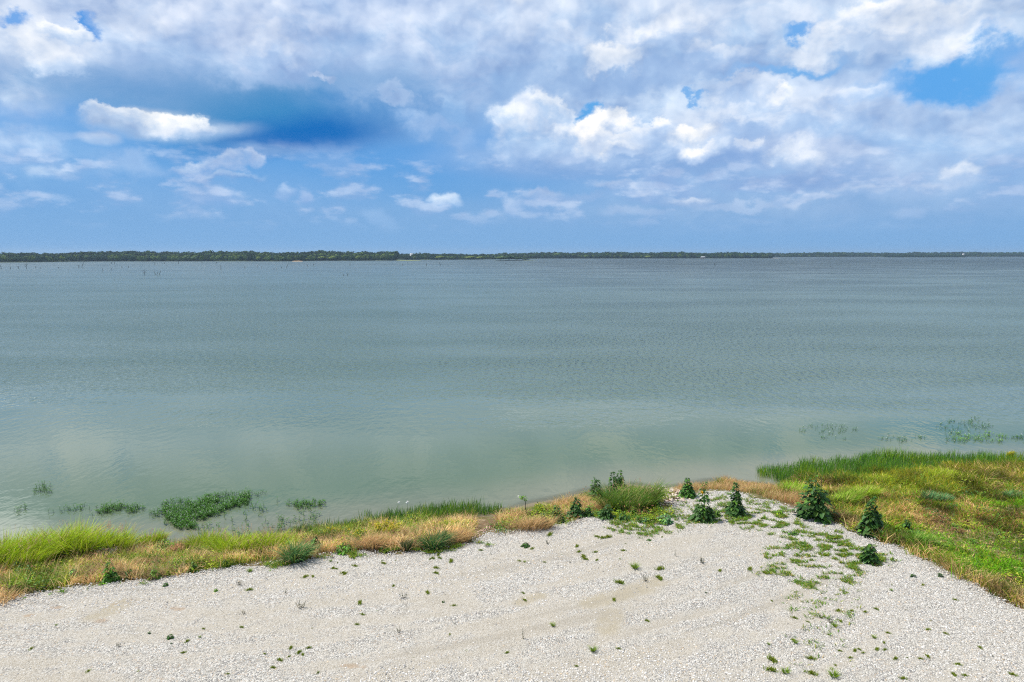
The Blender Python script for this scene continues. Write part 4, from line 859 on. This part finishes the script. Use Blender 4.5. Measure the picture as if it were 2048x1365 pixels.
def tuft_proto(kind, seed):
    global rng; rng = np.random.default_rng(seed); a = Acc()
    if kind == 'mat':      # flat spreading tuft
        n = 170; t = rng.random(n) * 6.283; r = rng.random(n) * .55 * (.6 + .5 * np.sin(t * 2 + seed)); P_ = np.stack([r * np.cos(t), r * np.sin(t) * .8, 0 * t], -1); blades(a, P_, .16 + .22 * rng.random(n), .06, rng.random(n) * 6.283, .9 * rng.random(n), jit(C_GRN * .9, n), 2, jit(C_OLIVE * .9, n))
    elif kind == 'grass':  # upright small bunch
        n = 110; t = rng.random(n) * 6.283; r = np.sqrt(rng.random(n)) * .2; P_ = np.stack([r * np.cos(t), r * np.sin(t), 0 * t], -1); blades(a, P_, .75 * (.5 + .6 * rng.random(n)), .045, t, .8, jit(C_GRN, n), 3, jit(C_LIME * .7, n))
    elif kind == 'twig':   # dark dry branching weed
        for k in range(7):
            an = rng.random() * 6.283; l = .5 + .5 * rng.random(); e_ = np.array([math.cos(an) * .45, math.sin(an) * .3, l * .8]); tube(a, [(0, 0, 0), e_ * (.7, .7, .25), e_], .022, .012, (.07, .07, .035), 3)
            n = 9; P_ = e_ * (.4 + .6 * rng.random((n, 1))); leaves(a, P_, rng.random((n, 3)) - .4, .12, .05, jit((.09, .10, .04), n))
    elif kind == 'leaf':
        n = 46; t = rng.random(n) * 6.283; P_ = np.stack([np.cos(t) * .22 * rng.random(n), np.sin(t) * .22 * rng.random(n), rng.random(n) * .4], -1); leaves(a, P_, np.stack([np.cos(t), np.sin(t), .5 * rng.random(n)], -1), .3, .16, jit(C_DARK * 1.3, n))
    else:                  # spindly stalk
        tube(a, [(0, 0, 0), (.02, 0, .5), (0, 0, 1.)], .02, .01, (.06, .065, .035), 4); n = 30; P_ = np.stack([(rng.random(n) - .5) * .1, (rng.random(n) - .5) * .1, rng.random(n) ** 2 * .9], -1); leaves(a, P_, rng.random((n, 3)) - .4, .14, .05, jit((.08, .10, .04), n))
    return a.mesh('weed_' + kind, M_grass)
PROTO = {k: [tuft_proto(k, 100 + 7 * i + j) for j in range(3)] for i, k in enumerate(('mat', 'grass', 'twig', 'leaf', 'stalk'))}
rng = np.random.default_rng(99)
NAMES = {'mat': 'flat green weed tuft', 'grass': 'upright green grass tuft', 'twig': 'dark dry branching weed', 'leaf': 'small broad leaved weed', 'stalk': 'thin dark weed stalk'}
WEEDS = []
def area_of(px, py):
    if py > 1290: r = 'on the nearest gravel'
    elif py > 1190: r = 'halfway up the gravel'
    else: r = 'on the upper gravel near the vegetation'
    c_ = 'at the left' if px < 480 else 'left of the middle' if px < 960 else 'right of the middle' if px < 1440 else 'under the grass mats' if px < 1720 else 'at the right'
    return r + ' ' + c_
def weed(kind, px, py, hpx, label=None, wide=1.):
    me = PROTO[kind][int(rng.integers(0, 3))]; x, y, z = (float(v) for v in onland(px, py)); o = bpy.data.objects.new('weed', me); COL.objects.link(o)
    s = hpx / float(ppm(y)) * {'mat': 2.6, 'grass': 1.5, 'twig': 1.3, 'leaf': 1.25, 'stalk': 1.}[kind]; o.location = (x, y, z + .055); o.scale = (s * wide, s * wide, s); o.rotation_euler = (0, 0, float(rng.random() * 6.28))
    o['category'] = 'weed'
    if label: o['label'] = label
    else: o['group'] = NAMES[kind] + 's on the gravel'; WEEDS.append((o, kind, px, py))
SPECIAL = [('twig',602,1220,17,'black-green branching weed like a candelabra on the left middle gravel'),('stalk',1046,1281,24,'tallest thin dark stalk on the near middle gravel'),('grass',1106,1256,9,'solitary bright round tuft right of the tallest thin stalk'),('twig',807,1200,14,'olive forked weed on gravel below the spiky green cone'),('grass',1270,1140,14,'spiky green tuft above the tan puddle bed'),
 ('grass',1570,1350,15,'round dense tuft among the nearest tufts'),('grass',1667,1358,18,'largest spiky tuft at the bottom picture edge'),('mat',1545,1326,12,'leftmost high tuft of the nearest cluster'),('mat',1543,1346,12,'leftmost low tuft of the nearest cluster'),('mat',1622,1352,11,'flat wide tuft between the round and the spiky nearest tufts'),('mat',1622,1322,9,'small upper tuft of the nearest cluster'),
 ('mat',1240,1170,10,'round green tuft left of the tan puddle bed'),('mat',1320,1142,9,'wide green tuft right of the spiky one above the tan puddle bed'),('mat',1318,1160,9,'green tuft pair at the right end of the tan puddle bed'),('twig',1290,1165,12,'brown green weed at the head of the tan puddle bed'),('grass',1186,1306,13,'wispy tuft low on the gravel right of the tallest thin stalk'),('twig',1406,1130,15,'grey wispy branching weed on gravel below the open topped leafy plant'),
 ('twig',237,1298,10,'pale yellowish weed left of the dark little leafy weed'),('grass',500,1150-3,9,'long low tuft at the top of the left gravel'),('twig',478,1174,12,'brown thin weed below the long low tuft'),('grass',1668,1356-100,10,'spindly tuft under the grass mats'),('stalk',1350,1116,15,'thin pale stalk right of the middle by the hump foot'),('stalk',982,1112,12,'thin stalk on gravel below the bare silt')]
for k, px, py, h_, lb in SPECIAL: weed(k, px, py, h_, lb)
HAND = [('mat',710,1136,6),('mat',768,1131,6),('mat',866,1120,5),('mat',880,1120,5),('mat',902,1126,7),('mat',686,1150,6),('mat',720,1210,7),('mat',725,1233,5),('mat',714,1254,6),('twig',798,1269,11),('mat',787,1176,5),('mat',855,1190,7),('mat',872,1150,6),('mat',908,1216,6),('leaf',887,1209,7),('mat',873,1140,6),('mat',1050,1205,5),('mat',1046,1190,4),('mat',1014,1310,5),('mat',1100,1073,8),('mat',1204,1080,7),('mat',1215,1078,8),('twig',1096,1091,10),('mat',1158,1107,5),('mat',1190,1108,5),('mat',1247,1105,5),('mat',1228,1204,6),('mat',1237,1302,5),
 ('mat',582,1300,6),('mat',598,1310,7),('mat',618,1300,5),('mat',606,1314,5),('mat',560,1325,7),('mat',546,1340,6),('mat',578,1318,4),('mat',456,1353,5),('mat',177,1348,6),('leaf',299,1271,7),('leaf',343,1292,5),('mat',484,1259,5),('twig',488,1232,8),('mat',636,1350,4),('mat',611,1158,7),('mat',626,1157,5),('mat',690,1152,6),('mat',667,1140,4),('mat',665,1140,4),('mat',500,1184,7),('twig',570,1190,7),('mat',765,1060+70,3),('mat',63,1303,6),
 ('leaf',1412,1190,5),('mat',1440,1145,5),('mat',1500,1142,7),('mat',1530,1150,6),('mat',1588,1300-60,6),('grass',1590,1290,9),('twig',1660,1250,14),('twig',1640,1240,10),('mat',1676,1226,7),('mat',1752,1222,5),('grass',1748,1280,8),('mat',1754,1303,6),('mat',1769,1304,5),('mat',1790,1322,6),('mat',1840,1322,5),('mat',1855,1318,6),('mat',1890,1272,6),('mat',1855,1264,6),('mat',1916,1334,7),('mat',1907,1354,7),('mat',1930,1356,6),('mat',2025,1354,7),('mat',1806,1362,7),('leaf',1826,1158,12),('leaf',1880,1156,12),('mat',1910,1204,5),('mat',1768,1290,4),('twig',1985,1318,5),('mat',1700,1320,5),('mat',1960,1300,5),('mat',1730,1228,5),('twig',1812,1225,5)]
for k, px, py, h_ in HAND: weed(k, px, py, h_)
for i in range(125):                                     # the many tiny ones
    r_ = rng.random(); px = 640 + 700 * rng.random() if r_ < .45 else (1500 + 250 * rng.random() if r_ < .7 else (1700 + 340 * rng.random() if r_ < .85 else 60 + 1500 * rng.random())); py = 1075 + 70 * rng.random() if r_ < .45 else (1150 + 200 * rng.random() if r_ < .85 else 1190 + 170 * rng.random())
    x, y, z = (float(v) for v in onland(px, py))
    if sdist(np.array([x]), np.array([y]), GP)[0] < .3: continue
    weed(['mat', 'mat', 'mat', 'twig', 'grass', 'stalk'][int(rng.integers(0, 6))], px, py, 1.8 + 2.8 * rng.random() ** 2 * 1.5)

MARKS = [(1627,1037,'tallest leafy cone'),(1741,1068,'leafy cone with the yellow bloom'),(1737,1127,'dark leafy plant on the gravel'),(1406,1041,'open topped leafy plant'),(1152,1050,'dark leafy row'),(1258,1040,'large hump clump'),(1332,1050,'low blue-green plant'),(867,1100,'spiky green cone'),(690,1112,'rounded bright bush'),(590,1124,'spiky blue-green clump'),(1052,1096,'lone low round plant'),(602,1220,'candelabra-like weed'),(1046,1281,'tallest thin stalk'),(1106,1256,'solitary bright tuft'),(807,1200,'olive forked weed'),(1300,1165,'tan puddle bed'),(1570,1340,'nearest tuft cluster'),(1667,1358,'largest spiky tuft'),(341,1280,'dark little leafy weed'),(500,1147,'long low tuft'),(1186,1306,'wispy low tuft'),(1406,1130,'grey wispy weed'),(1620,1120,'grass mats'),(237,1298,'pale yellowish weed'),(1910,1204,'right rim of the lot'),(800,1270,'small forked weed low in the middle'),(1840,1320,'sparse tufts at the lower right'),(960,1180,'blank gravel of the upper middle')]
from collections import defaultdict
buckets = defaultdict(list)
SHORT = {'mat': 'flat green tuft', 'grass': 'upright green tuft', 'twig': 'dark twiggy weed', 'leaf': 'broad leaved weed', 'stalk': 'thin dark stalk'}
for o, k, px, py in WEEDS:
    dd, mk_ = min((math.hypot(px - a_[0], (py - a_[1]) * 1.6), a_) for a_ in MARKS); dx, dy = px - mk_[0], (py - mk_[1]) * 1.6
    dr_ = ('right of' if dx > 0 else 'left of') if abs(dx) > abs(dy) else ('below' if dy > 0 else 'above'); buckets[(k, dr_, mk_[2])].append((dd, o))
ORD = ['', 'second ', 'third ', 'fourth ', 'fifth ', 'sixth ', 'seventh ', 'eighth ', 'ninth ', 'tenth ']
for (k, dr_, nm_), L_ in buckets.items():
    L_.sort(key=lambda t: t[0])
    for i, (dd, o) in enumerate(L_): o['label'] = (ORD[min(i, 9)] + 'nearest ' if len(L_) > 1 else '') + SHORT[k] + ' ' + dr_ + ' the ' + nm_

# ------------------------------------------------------------------ far shores
def crown_mesh(seed, col, pale=.3):
    """rounded broadleaf crown: lumpy lobes covered with leaf-clump facets"""
    r = np.random.default_rng(seed); a = Acc()
    for k in range(9):
        c = np.array([0, 0, .6]) if k == 0 else np.array([math.cos(k * 2.4) * .34, math.sin(k * 2.4) * .34, .42 + .34 * r.random()]); s = .42 if k == 0 else .2 + .14 * r.random()
        n = 46; d = r.normal(size=(n, 3)); d /= np.linalg.norm(d, axis=1, keepdims=True); P_ = c + d * s * (.85 + .3 * r.random((n, 1)))
        u = np.cross(d, r.normal(size=(n, 3))); u /= np.linalg.norm(u, axis=1, keepdims=True); v_ = np.cross(d, u); q = .09 + .06 * r.random((n, 1)); nn = d * .03
        V = np.stack([P_ - u * q, P_ - v_ * q + nn, P_ + u * q, P_ + v_ * q + nn], 1).reshape(-1, 3); F = np.arange(n * 4).reshape(n, 4)
        T = np.repeat(np.asarray(col) * (.7 + .6 * r.random((n, 1))) * (.85 + .3 * r.random()), 4, 0); a.add(V, [F], T)
        V2 = SV * s * .92 + c; a.add(V2, [SF], np.asarray(col) * .7)
    return a
CR = [crown_mesh(s, (1, 1, 1)) for s in range(4)]
CRA = [(np.concatenate(c.V), np.concatenate(c.T), np.concatenate(c.F[4]), np.concatenate(c.F[3])) for c in CR]
FOR = [np.array((.020, .055, .012)), np.array((.014, .040, .012)), np.array((.028, .066, .012)), np.array((.016, .046, .015))]
def water_at(px, py): x, y = flat(px, py, 0.); return float(x), float(y)
def wood(name, line, dep, rows, hpx, label, edgecol=(.09, .14, .025), pale=.35, land=True, rowh=(.62, 1.)):
    """a wood along a far shore: line of waterline spots, rows of crowns behind it, all crowns in one mass"""
    L_ = [water_at(*p) for p in line]; a = Acc(); lx = np.array([p[0] for p in L_]); ly = np.array([p[1] for p in L_]); D0 = ly.mean(); hm = hpx * D0 / FPX
    order = np.argsort(lx); lx, ly = lx[order], ly[order]
    if land:
        X_ = np.linspace(lx[0], lx[-1], 160); Yf = np.interp(X_, lx, ly) + (vn1(X_ * .01, X_ * 0, 3, 3) - .5) * D0 * .012
        V = np.concatenate([np.stack([X_, Yf, 0 * X_ - .3], -1), np.stack([X_, Yf + 1.5, 0 * X_ + .7], -1), np.stack([X_, Yf + dep * 1.2, 0 * X_ + 2.0], -1)]); i = np.arange(159)
        F = np.concatenate([np.stack([i, i + 1, i + 161, i + 160], -1), np.stack([i + 160, i + 161, i + 321, i + 320], -1)]); link('far_shore', mesh('far_shore', V, [F], np.tile((.05, .07, .025), (len(V), 1)), M_far), kind='structure')
    px_ = np.array([p[0] for p in line], float); py_ = np.array([p[1] for p in line], float); ts = np.linspace(px_[0], px_[-1], 1500); wx_, wy_ = flat(ts, np.interp(ts, px_, py_), 0.)
    for r in range(rows):
        f = r / max(rows - 1, 1); h0 = hm * (rowh[0] + (rowh[1] - rowh[0]) * f); sp = max(hm * .5, 4); i = 0.
        while i < 1499:
            x, y = wx_[int(i)], wy_[int(i)]; i += sp * (.6 + .8 * rng.random()) * 1.0 / max((px_[-1] - px_[0]) / 1499 * y / FPX, .01)
            k = 1 + (3 + dep * f + sp * .6 * (rng.random() - .5) + (vn1(np.array([x * .012]), np.array([0.]), 3, 3)[0] - .5) * D0 * .012) / y; x, y = x * k, y * k
            h = h0 * (.94 + .2 * rng.random() + .15 * (vn2(np.array([x / D0 * 14]), np.array([r * 2.]), 1, 3)[0] - .5)) * y / D0 * (1 + (.16 if r > 1 else .1) * (vn3(np.array([i * .012]), np.array([0.]), 1, 3)[0] - .45) * 2); w_ = h * (.7 + .3 * rng.random())
            V, T, F4, F3 = CRA[int(rng.integers(0, 4))]; an = rng.random() * 6.283; V = V * (w_, w_, h); V = np.stack([V[:, 0] * math.cos(an) - V[:, 1] * math.sin(an), V[:, 0] * math.sin(an) + V[:, 1] * math.cos(an), V[:, 2] - h * .12], -1) + (x, y, .5)
            col = np.array(edgecol) * (.7 + .5 * rng.random()) if (rng.random() < pale * (1 - f) ** 2) else FOR[int(rng.integers(0, 4))] * (.8 + .4 * rng.random()); a.add(V, [F4, F3], T * col)
    return link(name, a.mesh(name, M_far), label=label, kind='stuff')
wood('left_far_wood', [(-500,530),(-80,526),(60,525),(130,524),(200,523.2),(400,523),(580,523),(640,522),(790,521.5)], 90, 5, 17, 'dense dark green wood along the far shore, left', pale=.55)
wood('middle_far_wood', [(760,520),(900,520),(1000,519),(1080,517.5),(1300,517.3),(1545,517)], 120, 4, 11, 'blue-green wood along the middle of the far shore', pale=.3)
wood('right_far_wood', [(1520,515),(1700,514.3),(1850,514),(2120,514),(2500,514.5)], 200, 4, 8.2, 'hazy blue wood on the farthest shore at the right', pale=.15, rowh=(.5, 1.))
wood('near_point_wood', [(1770,515.2),(1840,515.2),(1930,515.2)], 40, 2, 5, 'darker wooded point before the farthest shore', pale=0)
# low spits in front of the far wood
def spit(name, px0, px1, py, hpx, label, col, wood_=True):
    x0, y0 = water_at(px0, py); x1, _ = water_at(px1, py); a = Acc(); X_ = np.linspace(x0, x1, 40); t = np.linspace(0, 1, 40); hh = .8 * np.sin(t * 3.14) ** .4; wd = 6 * np.sin(t * 3.14) ** .5 + .5
    V = np.concatenate([np.stack([X_, y0 - wd, 0 * X_ - .2], -1), np.stack([X_, 0 * X_ + y0, hh], -1), np.stack([X_, y0 + wd, 0 * X_ - .2], -1)]); i = np.arange(39)
    link(name, mesh(name, V, [np.concatenate([np.stack([i, i + 1, i + 41, i + 40], -1), np.stack([i + 40, i + 41, i + 81, i + 80], -1)])], np.tile(col, (len(V), 1)), M_far), kind='structure')
spit('grassy_spit', 792, 842, 521.8, 2, '', (.22, .24, .06)); spit('sandy_beach', 584, 606, 523.2, 2, '', (.55, .36, .18)); spit('island', 988, 1072, 521.6, 3, '', (.10, .12, .05)); spit('bare_spit', 1535, 1560, 517, 1, '', (.35, .30, .22)); spit('mud_spit', 1826, 1836, 514.9, 1, '', (.5, .45, .38))

# trees that can be told apart on the far shore
def tree_proto(seed, col):
    V, T, F4, F3 = CRA[seed % 4]; c = mesh('tree_crown', V * (1, 1, .84) + (0, 0, .16), [F4, F3], T * np.asarray(col), M_far); a = Acc(); tube(a, [(0, 0, -.02), (.01, 0, .2), (0, 0, .45)], .035, .02, (.12, .10, .07)); return c, a.mesh('tree_trunk', M_wood)
TP = [tree_proto(0, (.17, .22, .035)), tree_proto(1, (.11, .17, .05)), tree_proto(2, (.045, .09, .03))]
def far_tree(px, py, w_, h_, k, label, group):
    x, y = water_at(px, py); s = y / FPX; e = bpy.data.objects.new('broadleaf_tree', None); COL.objects.link(e); e.location = (x, y + 1, .3); e.scale = (w_ * s, w_ * s, h_ * s); e['label'] = label; e['category'] = 'tree'; e['group'] = group
    link('crown', TP[k][0], e); link('trunk', TP[k][1], e)
FT = [(9,524.6,8,10,0,'pale yellow-green round tree at the left end of the far shore'),(3,524.6,7,6,0,'low pale bush-like tree left of the pale round one'),(48,524.3,10,9,1,'grey-green round tree right of the pale round one'),(62,524.3,9,9,0,'brightest yellow-green tree beside the grey-green round one'),(78,524,10,7,0,'wide low yellow-green tree before the first dip of the far wood'),(95,523.8,9,10,0,'pale green tree above the long low shore scrub'),(128,523.6,12,8,0,'long pale tree standing left of the two stub branches in the lake'),
 (157,523.4,10,7,1,'small grey-green tree behind the twin stubs in the lake'),(183,523.2,10,8,1,'rounded grey-green tree right of the twin stubs'),(238,523,12,8,0,'low yellow-green tree between the twin stubs and the thick post'),(265,523,14,10,1,'broad grey-green tree left of the thick post'),(300,523,14,9,1,'grey-green tree left of the thick post, nearer it'),(330,523,12,9,1,'grey-green tree just right of the thick post'),(372,523,14,11,1,'grey-green tree above the dark post standing alone'),(388,523,12,10,1,'round grey-green tree right of the dark post standing alone'),
 (517,523,9,8,0,'pale tree above the white forked snag'),(530,523,10,7,1,'low tree right of the white forked snag'),(545,523,9,8,1,'round tree left of the sandy beach, farther'),(566,523,12,8,1,'round tree left of the sandy beach, nearer'),(578,523,9,6,1,'low tree touching the sandy beach on the left'),(614,522.5,10,6,0,'pale low tree touching the sandy beach on the right'),(640,522,20,8,0,'wide pale tree right of the sandy beach'),(664,522,14,8,0,'pale tree farther right of the sandy beach'),(716,521.8,10,9,0,'yellow-green tree left of the grassy spit'),
 (1000,521.6,18,8,1,'left tree on the small wooded island'),(1018,521.6,20,9.5,2,'tallest dark tree on the small wooded island'),(1036,521.6,16,7,2,'right dark tree on the small wooded island'),(1052,521.4,14,4,2,'lowest dark bush at the right end of the wooded island'),
 (880,520,18,7,0,'yellow-green tree on the shore right of the white house'),(940,520,20,6.5,0,'yellow-green tree midway between white house and island'),(960,520,16,6,0,'low yellow-green tree nearest the island'),(1296,517.4,12,5,0,'small pale tree left of the red roofed boathouse'),(833,519,6,12,2,'dark tree sticking up above the wood near the white house'),(1536,517,5,7,2,'last thin tree on the tip of the middle wood'),(1543,517,4,6.5,2,'outermost tiny tree on the tip of the middle wood')]
for t in FT: far_tree(*t, group='trees along the far shore')

# buildings on the far shore
def house(px, py, w_, h_, label, wall, roofc, name='white_house', cat='house', open_=False, lift=0.):
    x, y = water_at(px, py); s = y / FPX; W_, H_ = w_ * s, h_ * s; D_ = W_ * .6; e = bpy.data.objects.new(name, None); COL.objects.link(e); e.location = (x, y, .5 + lift); e['label'] = label; e['category'] = cat
    a = Acc(); hw = H_ * .6
    def box(acc, x0, x1, y0, y1, z0, z1, c): V = [(i, j, k) for i in (x0, x1) for j in (y0, y1) for k in (z0, z1)]; acc.add(V, [[[0, 1, 3, 2], [4, 6, 7, 5], [0, 4, 5, 1], [2, 3, 7, 6], [0, 2, 6, 4], [1, 5, 7, 3]]], np.asarray(c, float))
    if open_:
        for i in np.linspace(-.45, .45, 5): box(a, i * W_ - .15, i * W_ + .15, -D_ / 2, -D_ / 2 + .3, -1 - lift, hw, wall); box(a, i * W_ - .15, i * W_ + .15, D_ / 2 - .3, D_ / 2, -1 - lift, hw, wall)
        box(a, -W_ / 2, W_ / 2, -D_ / 2, D_ / 2, -.1, .25, wall)
    else: box(a, -W_ / 2, W_ / 2, -D_ / 2, D_ / 2, -1 - lift, hw, wall)
    link('posts' if open_ else 'wall', a.mesh('house_wall', M_wood), e); a = Acc(); o_ = .6
    V = [(-W_ / 2 - o_, -D_ / 2 - o_, hw), (W_ / 2 + o_, -D_ / 2 - o_, hw), (W_ / 2 + o_, D_ / 2 + o_, hw), (-W_ / 2 - o_, D_ / 2 + o_, hw), (-W_ / 2 + W_ * .12, 0, H_), (W_ / 2 - W_ * .12, 0, H_)]
    a.add(V, [[[0, 1, 5, 4], [2, 3, 4, 5], [0, 3, 2, 1]], [[1, 2, 5], [3, 0, 4]]], np.asarray(roofc, float)); link('roof', a.mesh('house_roof', M_wood), e)
    if not open_:
        for i in (-.3, 0, .3): a = Acc(); box(a, i * W_ - .6, i * W_ + .6, -D_ / 2 - .08, -D_ / 2 + .02, hw * .35, hw * .8, (.05, .06, .08)); link('window', a.mesh('house_window', M_wood), e)
house(823, 519.6, 6, 2.4, 'small white house among the far trees above the grassy spit', (.8, .8, .8), (.75, .76, .78), lift=9.)
house(1406, 517.6, 9, 3.4, 'boathouse with a white roof over reddish walls on the middle far shore', (.38, .12, .10), (.78, .80, .82), 'boathouse', 'boathouse', True)
house(1832, 514.3, 5, 1.1, 'tiny pale house, leftmost on the farthest shore', (.7, .7, .7), (.6, .6, .6), lift=5.); house(1926, 514.3, 3.5, 1.1, 'tiny pale house, rightmost on the farthest shore', (.75, .7, .65), (.6, .6, .6), lift=9.)

# dead trees and stubs standing in the lake
def snag(px, py, hpx, kind, label, col=(.09, .085, .07), group=None):
    x, y = water_at(px, py); s = y / FPX; H = hpx * s; e = bpy.data.objects.new('dead_tree', None); COL.objects.link(e); e.location = (x, y, 0); e['label'] = label; e['category'] = 'dead tree'
    if group: e['group'] = group
    thick = max(.12, .4 * s); lean = {'post': 0, 'fork': .05, 'leanl': -.35, 'leanr': .4, 'curve': .2, 'stub': .03}[kind]
    a = Acc(); pts = [(lean * H * t * t, .05 * H * t, -.3 + (H + .3) * t) for t in np.linspace(0, 1, 5)]; tube(a, pts, thick * (1.3 if kind in ('stub', 'post') else 1), thick * (.9 if kind in ('stub', 'post') else .35), col); link('trunk', a.mesh('snag_trunk', M_wood), e)
    if kind in ('fork', 'curve', 'leanl', 'leanr'):
        for k, (f, dx) in enumerate(((.25, -.5), (.4, .55), (.55, -.35))[:3 if kind == 'fork' else 1]):
            a = Acc(); p0 = np.array([lean * H * f * f, 0, H * f]); sgn = 1 if kind != 'leanr' else -1; tube(a, [p0, p0 + np.array([dx * .6 * sgn * H * .6, 0, H * .22]), p0 + np.array([dx * sgn * H * .75, 0, H * (.85 - f)])], thick * .7, thick * .3, col); link('branch', a.mesh('snag_branch', M_wood), e)
W_C = (.5, .5, .48)
SN = [(3,538,9,'leanl','leaning snag at the left picture edge'),(21,539,6,'stub','faint low stub near the left picture edge',(.2,.2,.18)),(37,538,6,'fork','little forked snag left of the tall triple snag'),(53,538.5,14,'fork','tall triple branched snag, biggest at the far left'),(72,538,5,'post','single stub right of the tall triple snag'),(82,538,3,'stub','lowest stub right of the single stub'),(117,537,2.5,'stub','tiny stub between the low stub and the twin snags'),(158,537,7,'fork','thin left one of the twin snags'),(164,536,12,'leanr','taller right one of the twin snags'),
 (206,543,6,'post','short post below the far wood, left of the pale leaning snag'),(224,541,7,'leanl','pale leaning snag with a dark foot',(.22,.21,.18)),(244,537,4,'stub','thick stump, left of the pair in mid distance'),(257,536,3,'stub','smaller stump, right of the pair in mid distance'),(223,528,3,'post','small far post, left of two near the wood'),(229,528,4,'post','small far post, right of two near the wood'),(289,551,12,'fork','upright forked snag nearest on the left'),(311,550,9,'leanl','white streaked snag in the close trio',(.25,.24,.21)),(314,550.5,7,'leanr','dark middle snag in the close trio'),(319,550,8,'leanr','right leaning snag in the close trio'),
 (310,530,5,'post','thick dark post near the left far wood'),(329,528,3,'stub','short stub right of the thick dark post'),(357,528,5,'post','slim dark post right of the thick one'),(442,540,9,'post','dark post standing alone in open water'),(433,527,3,'post','tiny far post above the lone dark post'),(404,527,3,'stub','faint far stub left of the tiny far post'),(490,538,5,'post','faint thin post left of the white snags',(.2,.2,.18)),(515,537,8,'fork','white forked snag, brightest in the lake',W_C),(522,537,6,'leanr','white crooked branch right of the brightest snag',W_C),(548,540,3,'stub','dark stub left of the small white snag'),(553,540,4,'fork','small white snag between two dark stubs',W_C),(563,537,3,'stub','dark stub right of the small white snag'),(573,537,8,'leanr','dark leaning fork beside the small white snag'),
 (616,535,8,'leanl','thin pale snag, left of the pair below the beach',(.2,.2,.18)),(626,533,6,'leanr','thin dark snag, right of the pair below the beach'),(700,532,7,'post','faint thin post left of the grassy spit',(.16,.16,.15)),(687,552,5,'curve','left curved twig of the near pair in mid lake'),(695,552,6,'curve','right curved twig of the near pair in mid lake'),(805,532,4,'post','faint post below the grassy spit',(.2,.2,.18)),(853,532,5,'post','dark post right of the grassy spit'),(881,532,8,'leanl','tall thin snag between the grassy spit and the island'),(896,532,4,'post','faint post right of the tall thin snag',(.2,.2,.18)),(1012,529,3,'fork','tiny twig fork below the wooded island'),
 (1430,532,7,'leanl','bent snag in open water below the boathouse'),(1184,533,3,'post','lone tiny post midway to the boathouse'),(1662,536,4,'leanl','small bent snag in open water at the right'),(1750,533,3,'post','tiny post farthest right in the lake')]
for t in SN: snag(*t[:5], **({'col': t[5]} if len(t) > 5 else {}))

# ------------------------------------------------------------------ haze over the lake
m = newmat('haze'); v = N('ShaderNodeVolumePrincipled'); v.inputs['Color'].default_value = (.55, .75, .95, 1); v.inputs['Density'].default_value = HAZE; v.inputs['Anisotropy'].default_value = .2
o = N('ShaderNodeOutputMaterial'); nt.links.new(v.outputs[0], o.inputs['Volume'])
m.cycles.volume_sampling = 'DISTANCE'; m.cycles.homogeneous_volume = True
b0, b1 = (-6800, -3400, -3.2), (6800, 7300, 42); V = [(i, j, k) for i in (b0[0], b1[0]) for j in (b0[1], b1[1]) for k in (b0[2], b1[2])]
link('haze', mesh('haze', V, [np.array([[0, 1, 3, 2], [4, 6, 7, 5], [0, 4, 5, 1], [2, 3, 7, 6], [0, 2, 6, 4], [1, 5, 7, 3]])], None, m), label='thin blue haze over the lake', kind='stuff')

# ------------------------------------------------------------------ render settings
cy = sc.cycles; cy.max_bounces = 5; cy.diffuse_bounces = 2; cy.glossy_bounces = 2; cy.transmission_bounces = 3; cy.transparent_max_bounces = 6; cy.volume_bounces = 0
cy.caustics_reflective = False; cy.caustics_refractive = False; cy.sample_clamp_indirect = 4.; cy.volume_step_rate = 4.; cy.volume_max_steps = 16
cy.sample_clamp_direct = 1.3
cy.use_denoising = False; cy.use_adaptive_sampling = True; cy.adaptive_threshold = .006; cy.adaptive_min_samples = 64
cy.pixel_filter_type = 'BLACKMAN_HARRIS'; cy.filter_width = 1.15
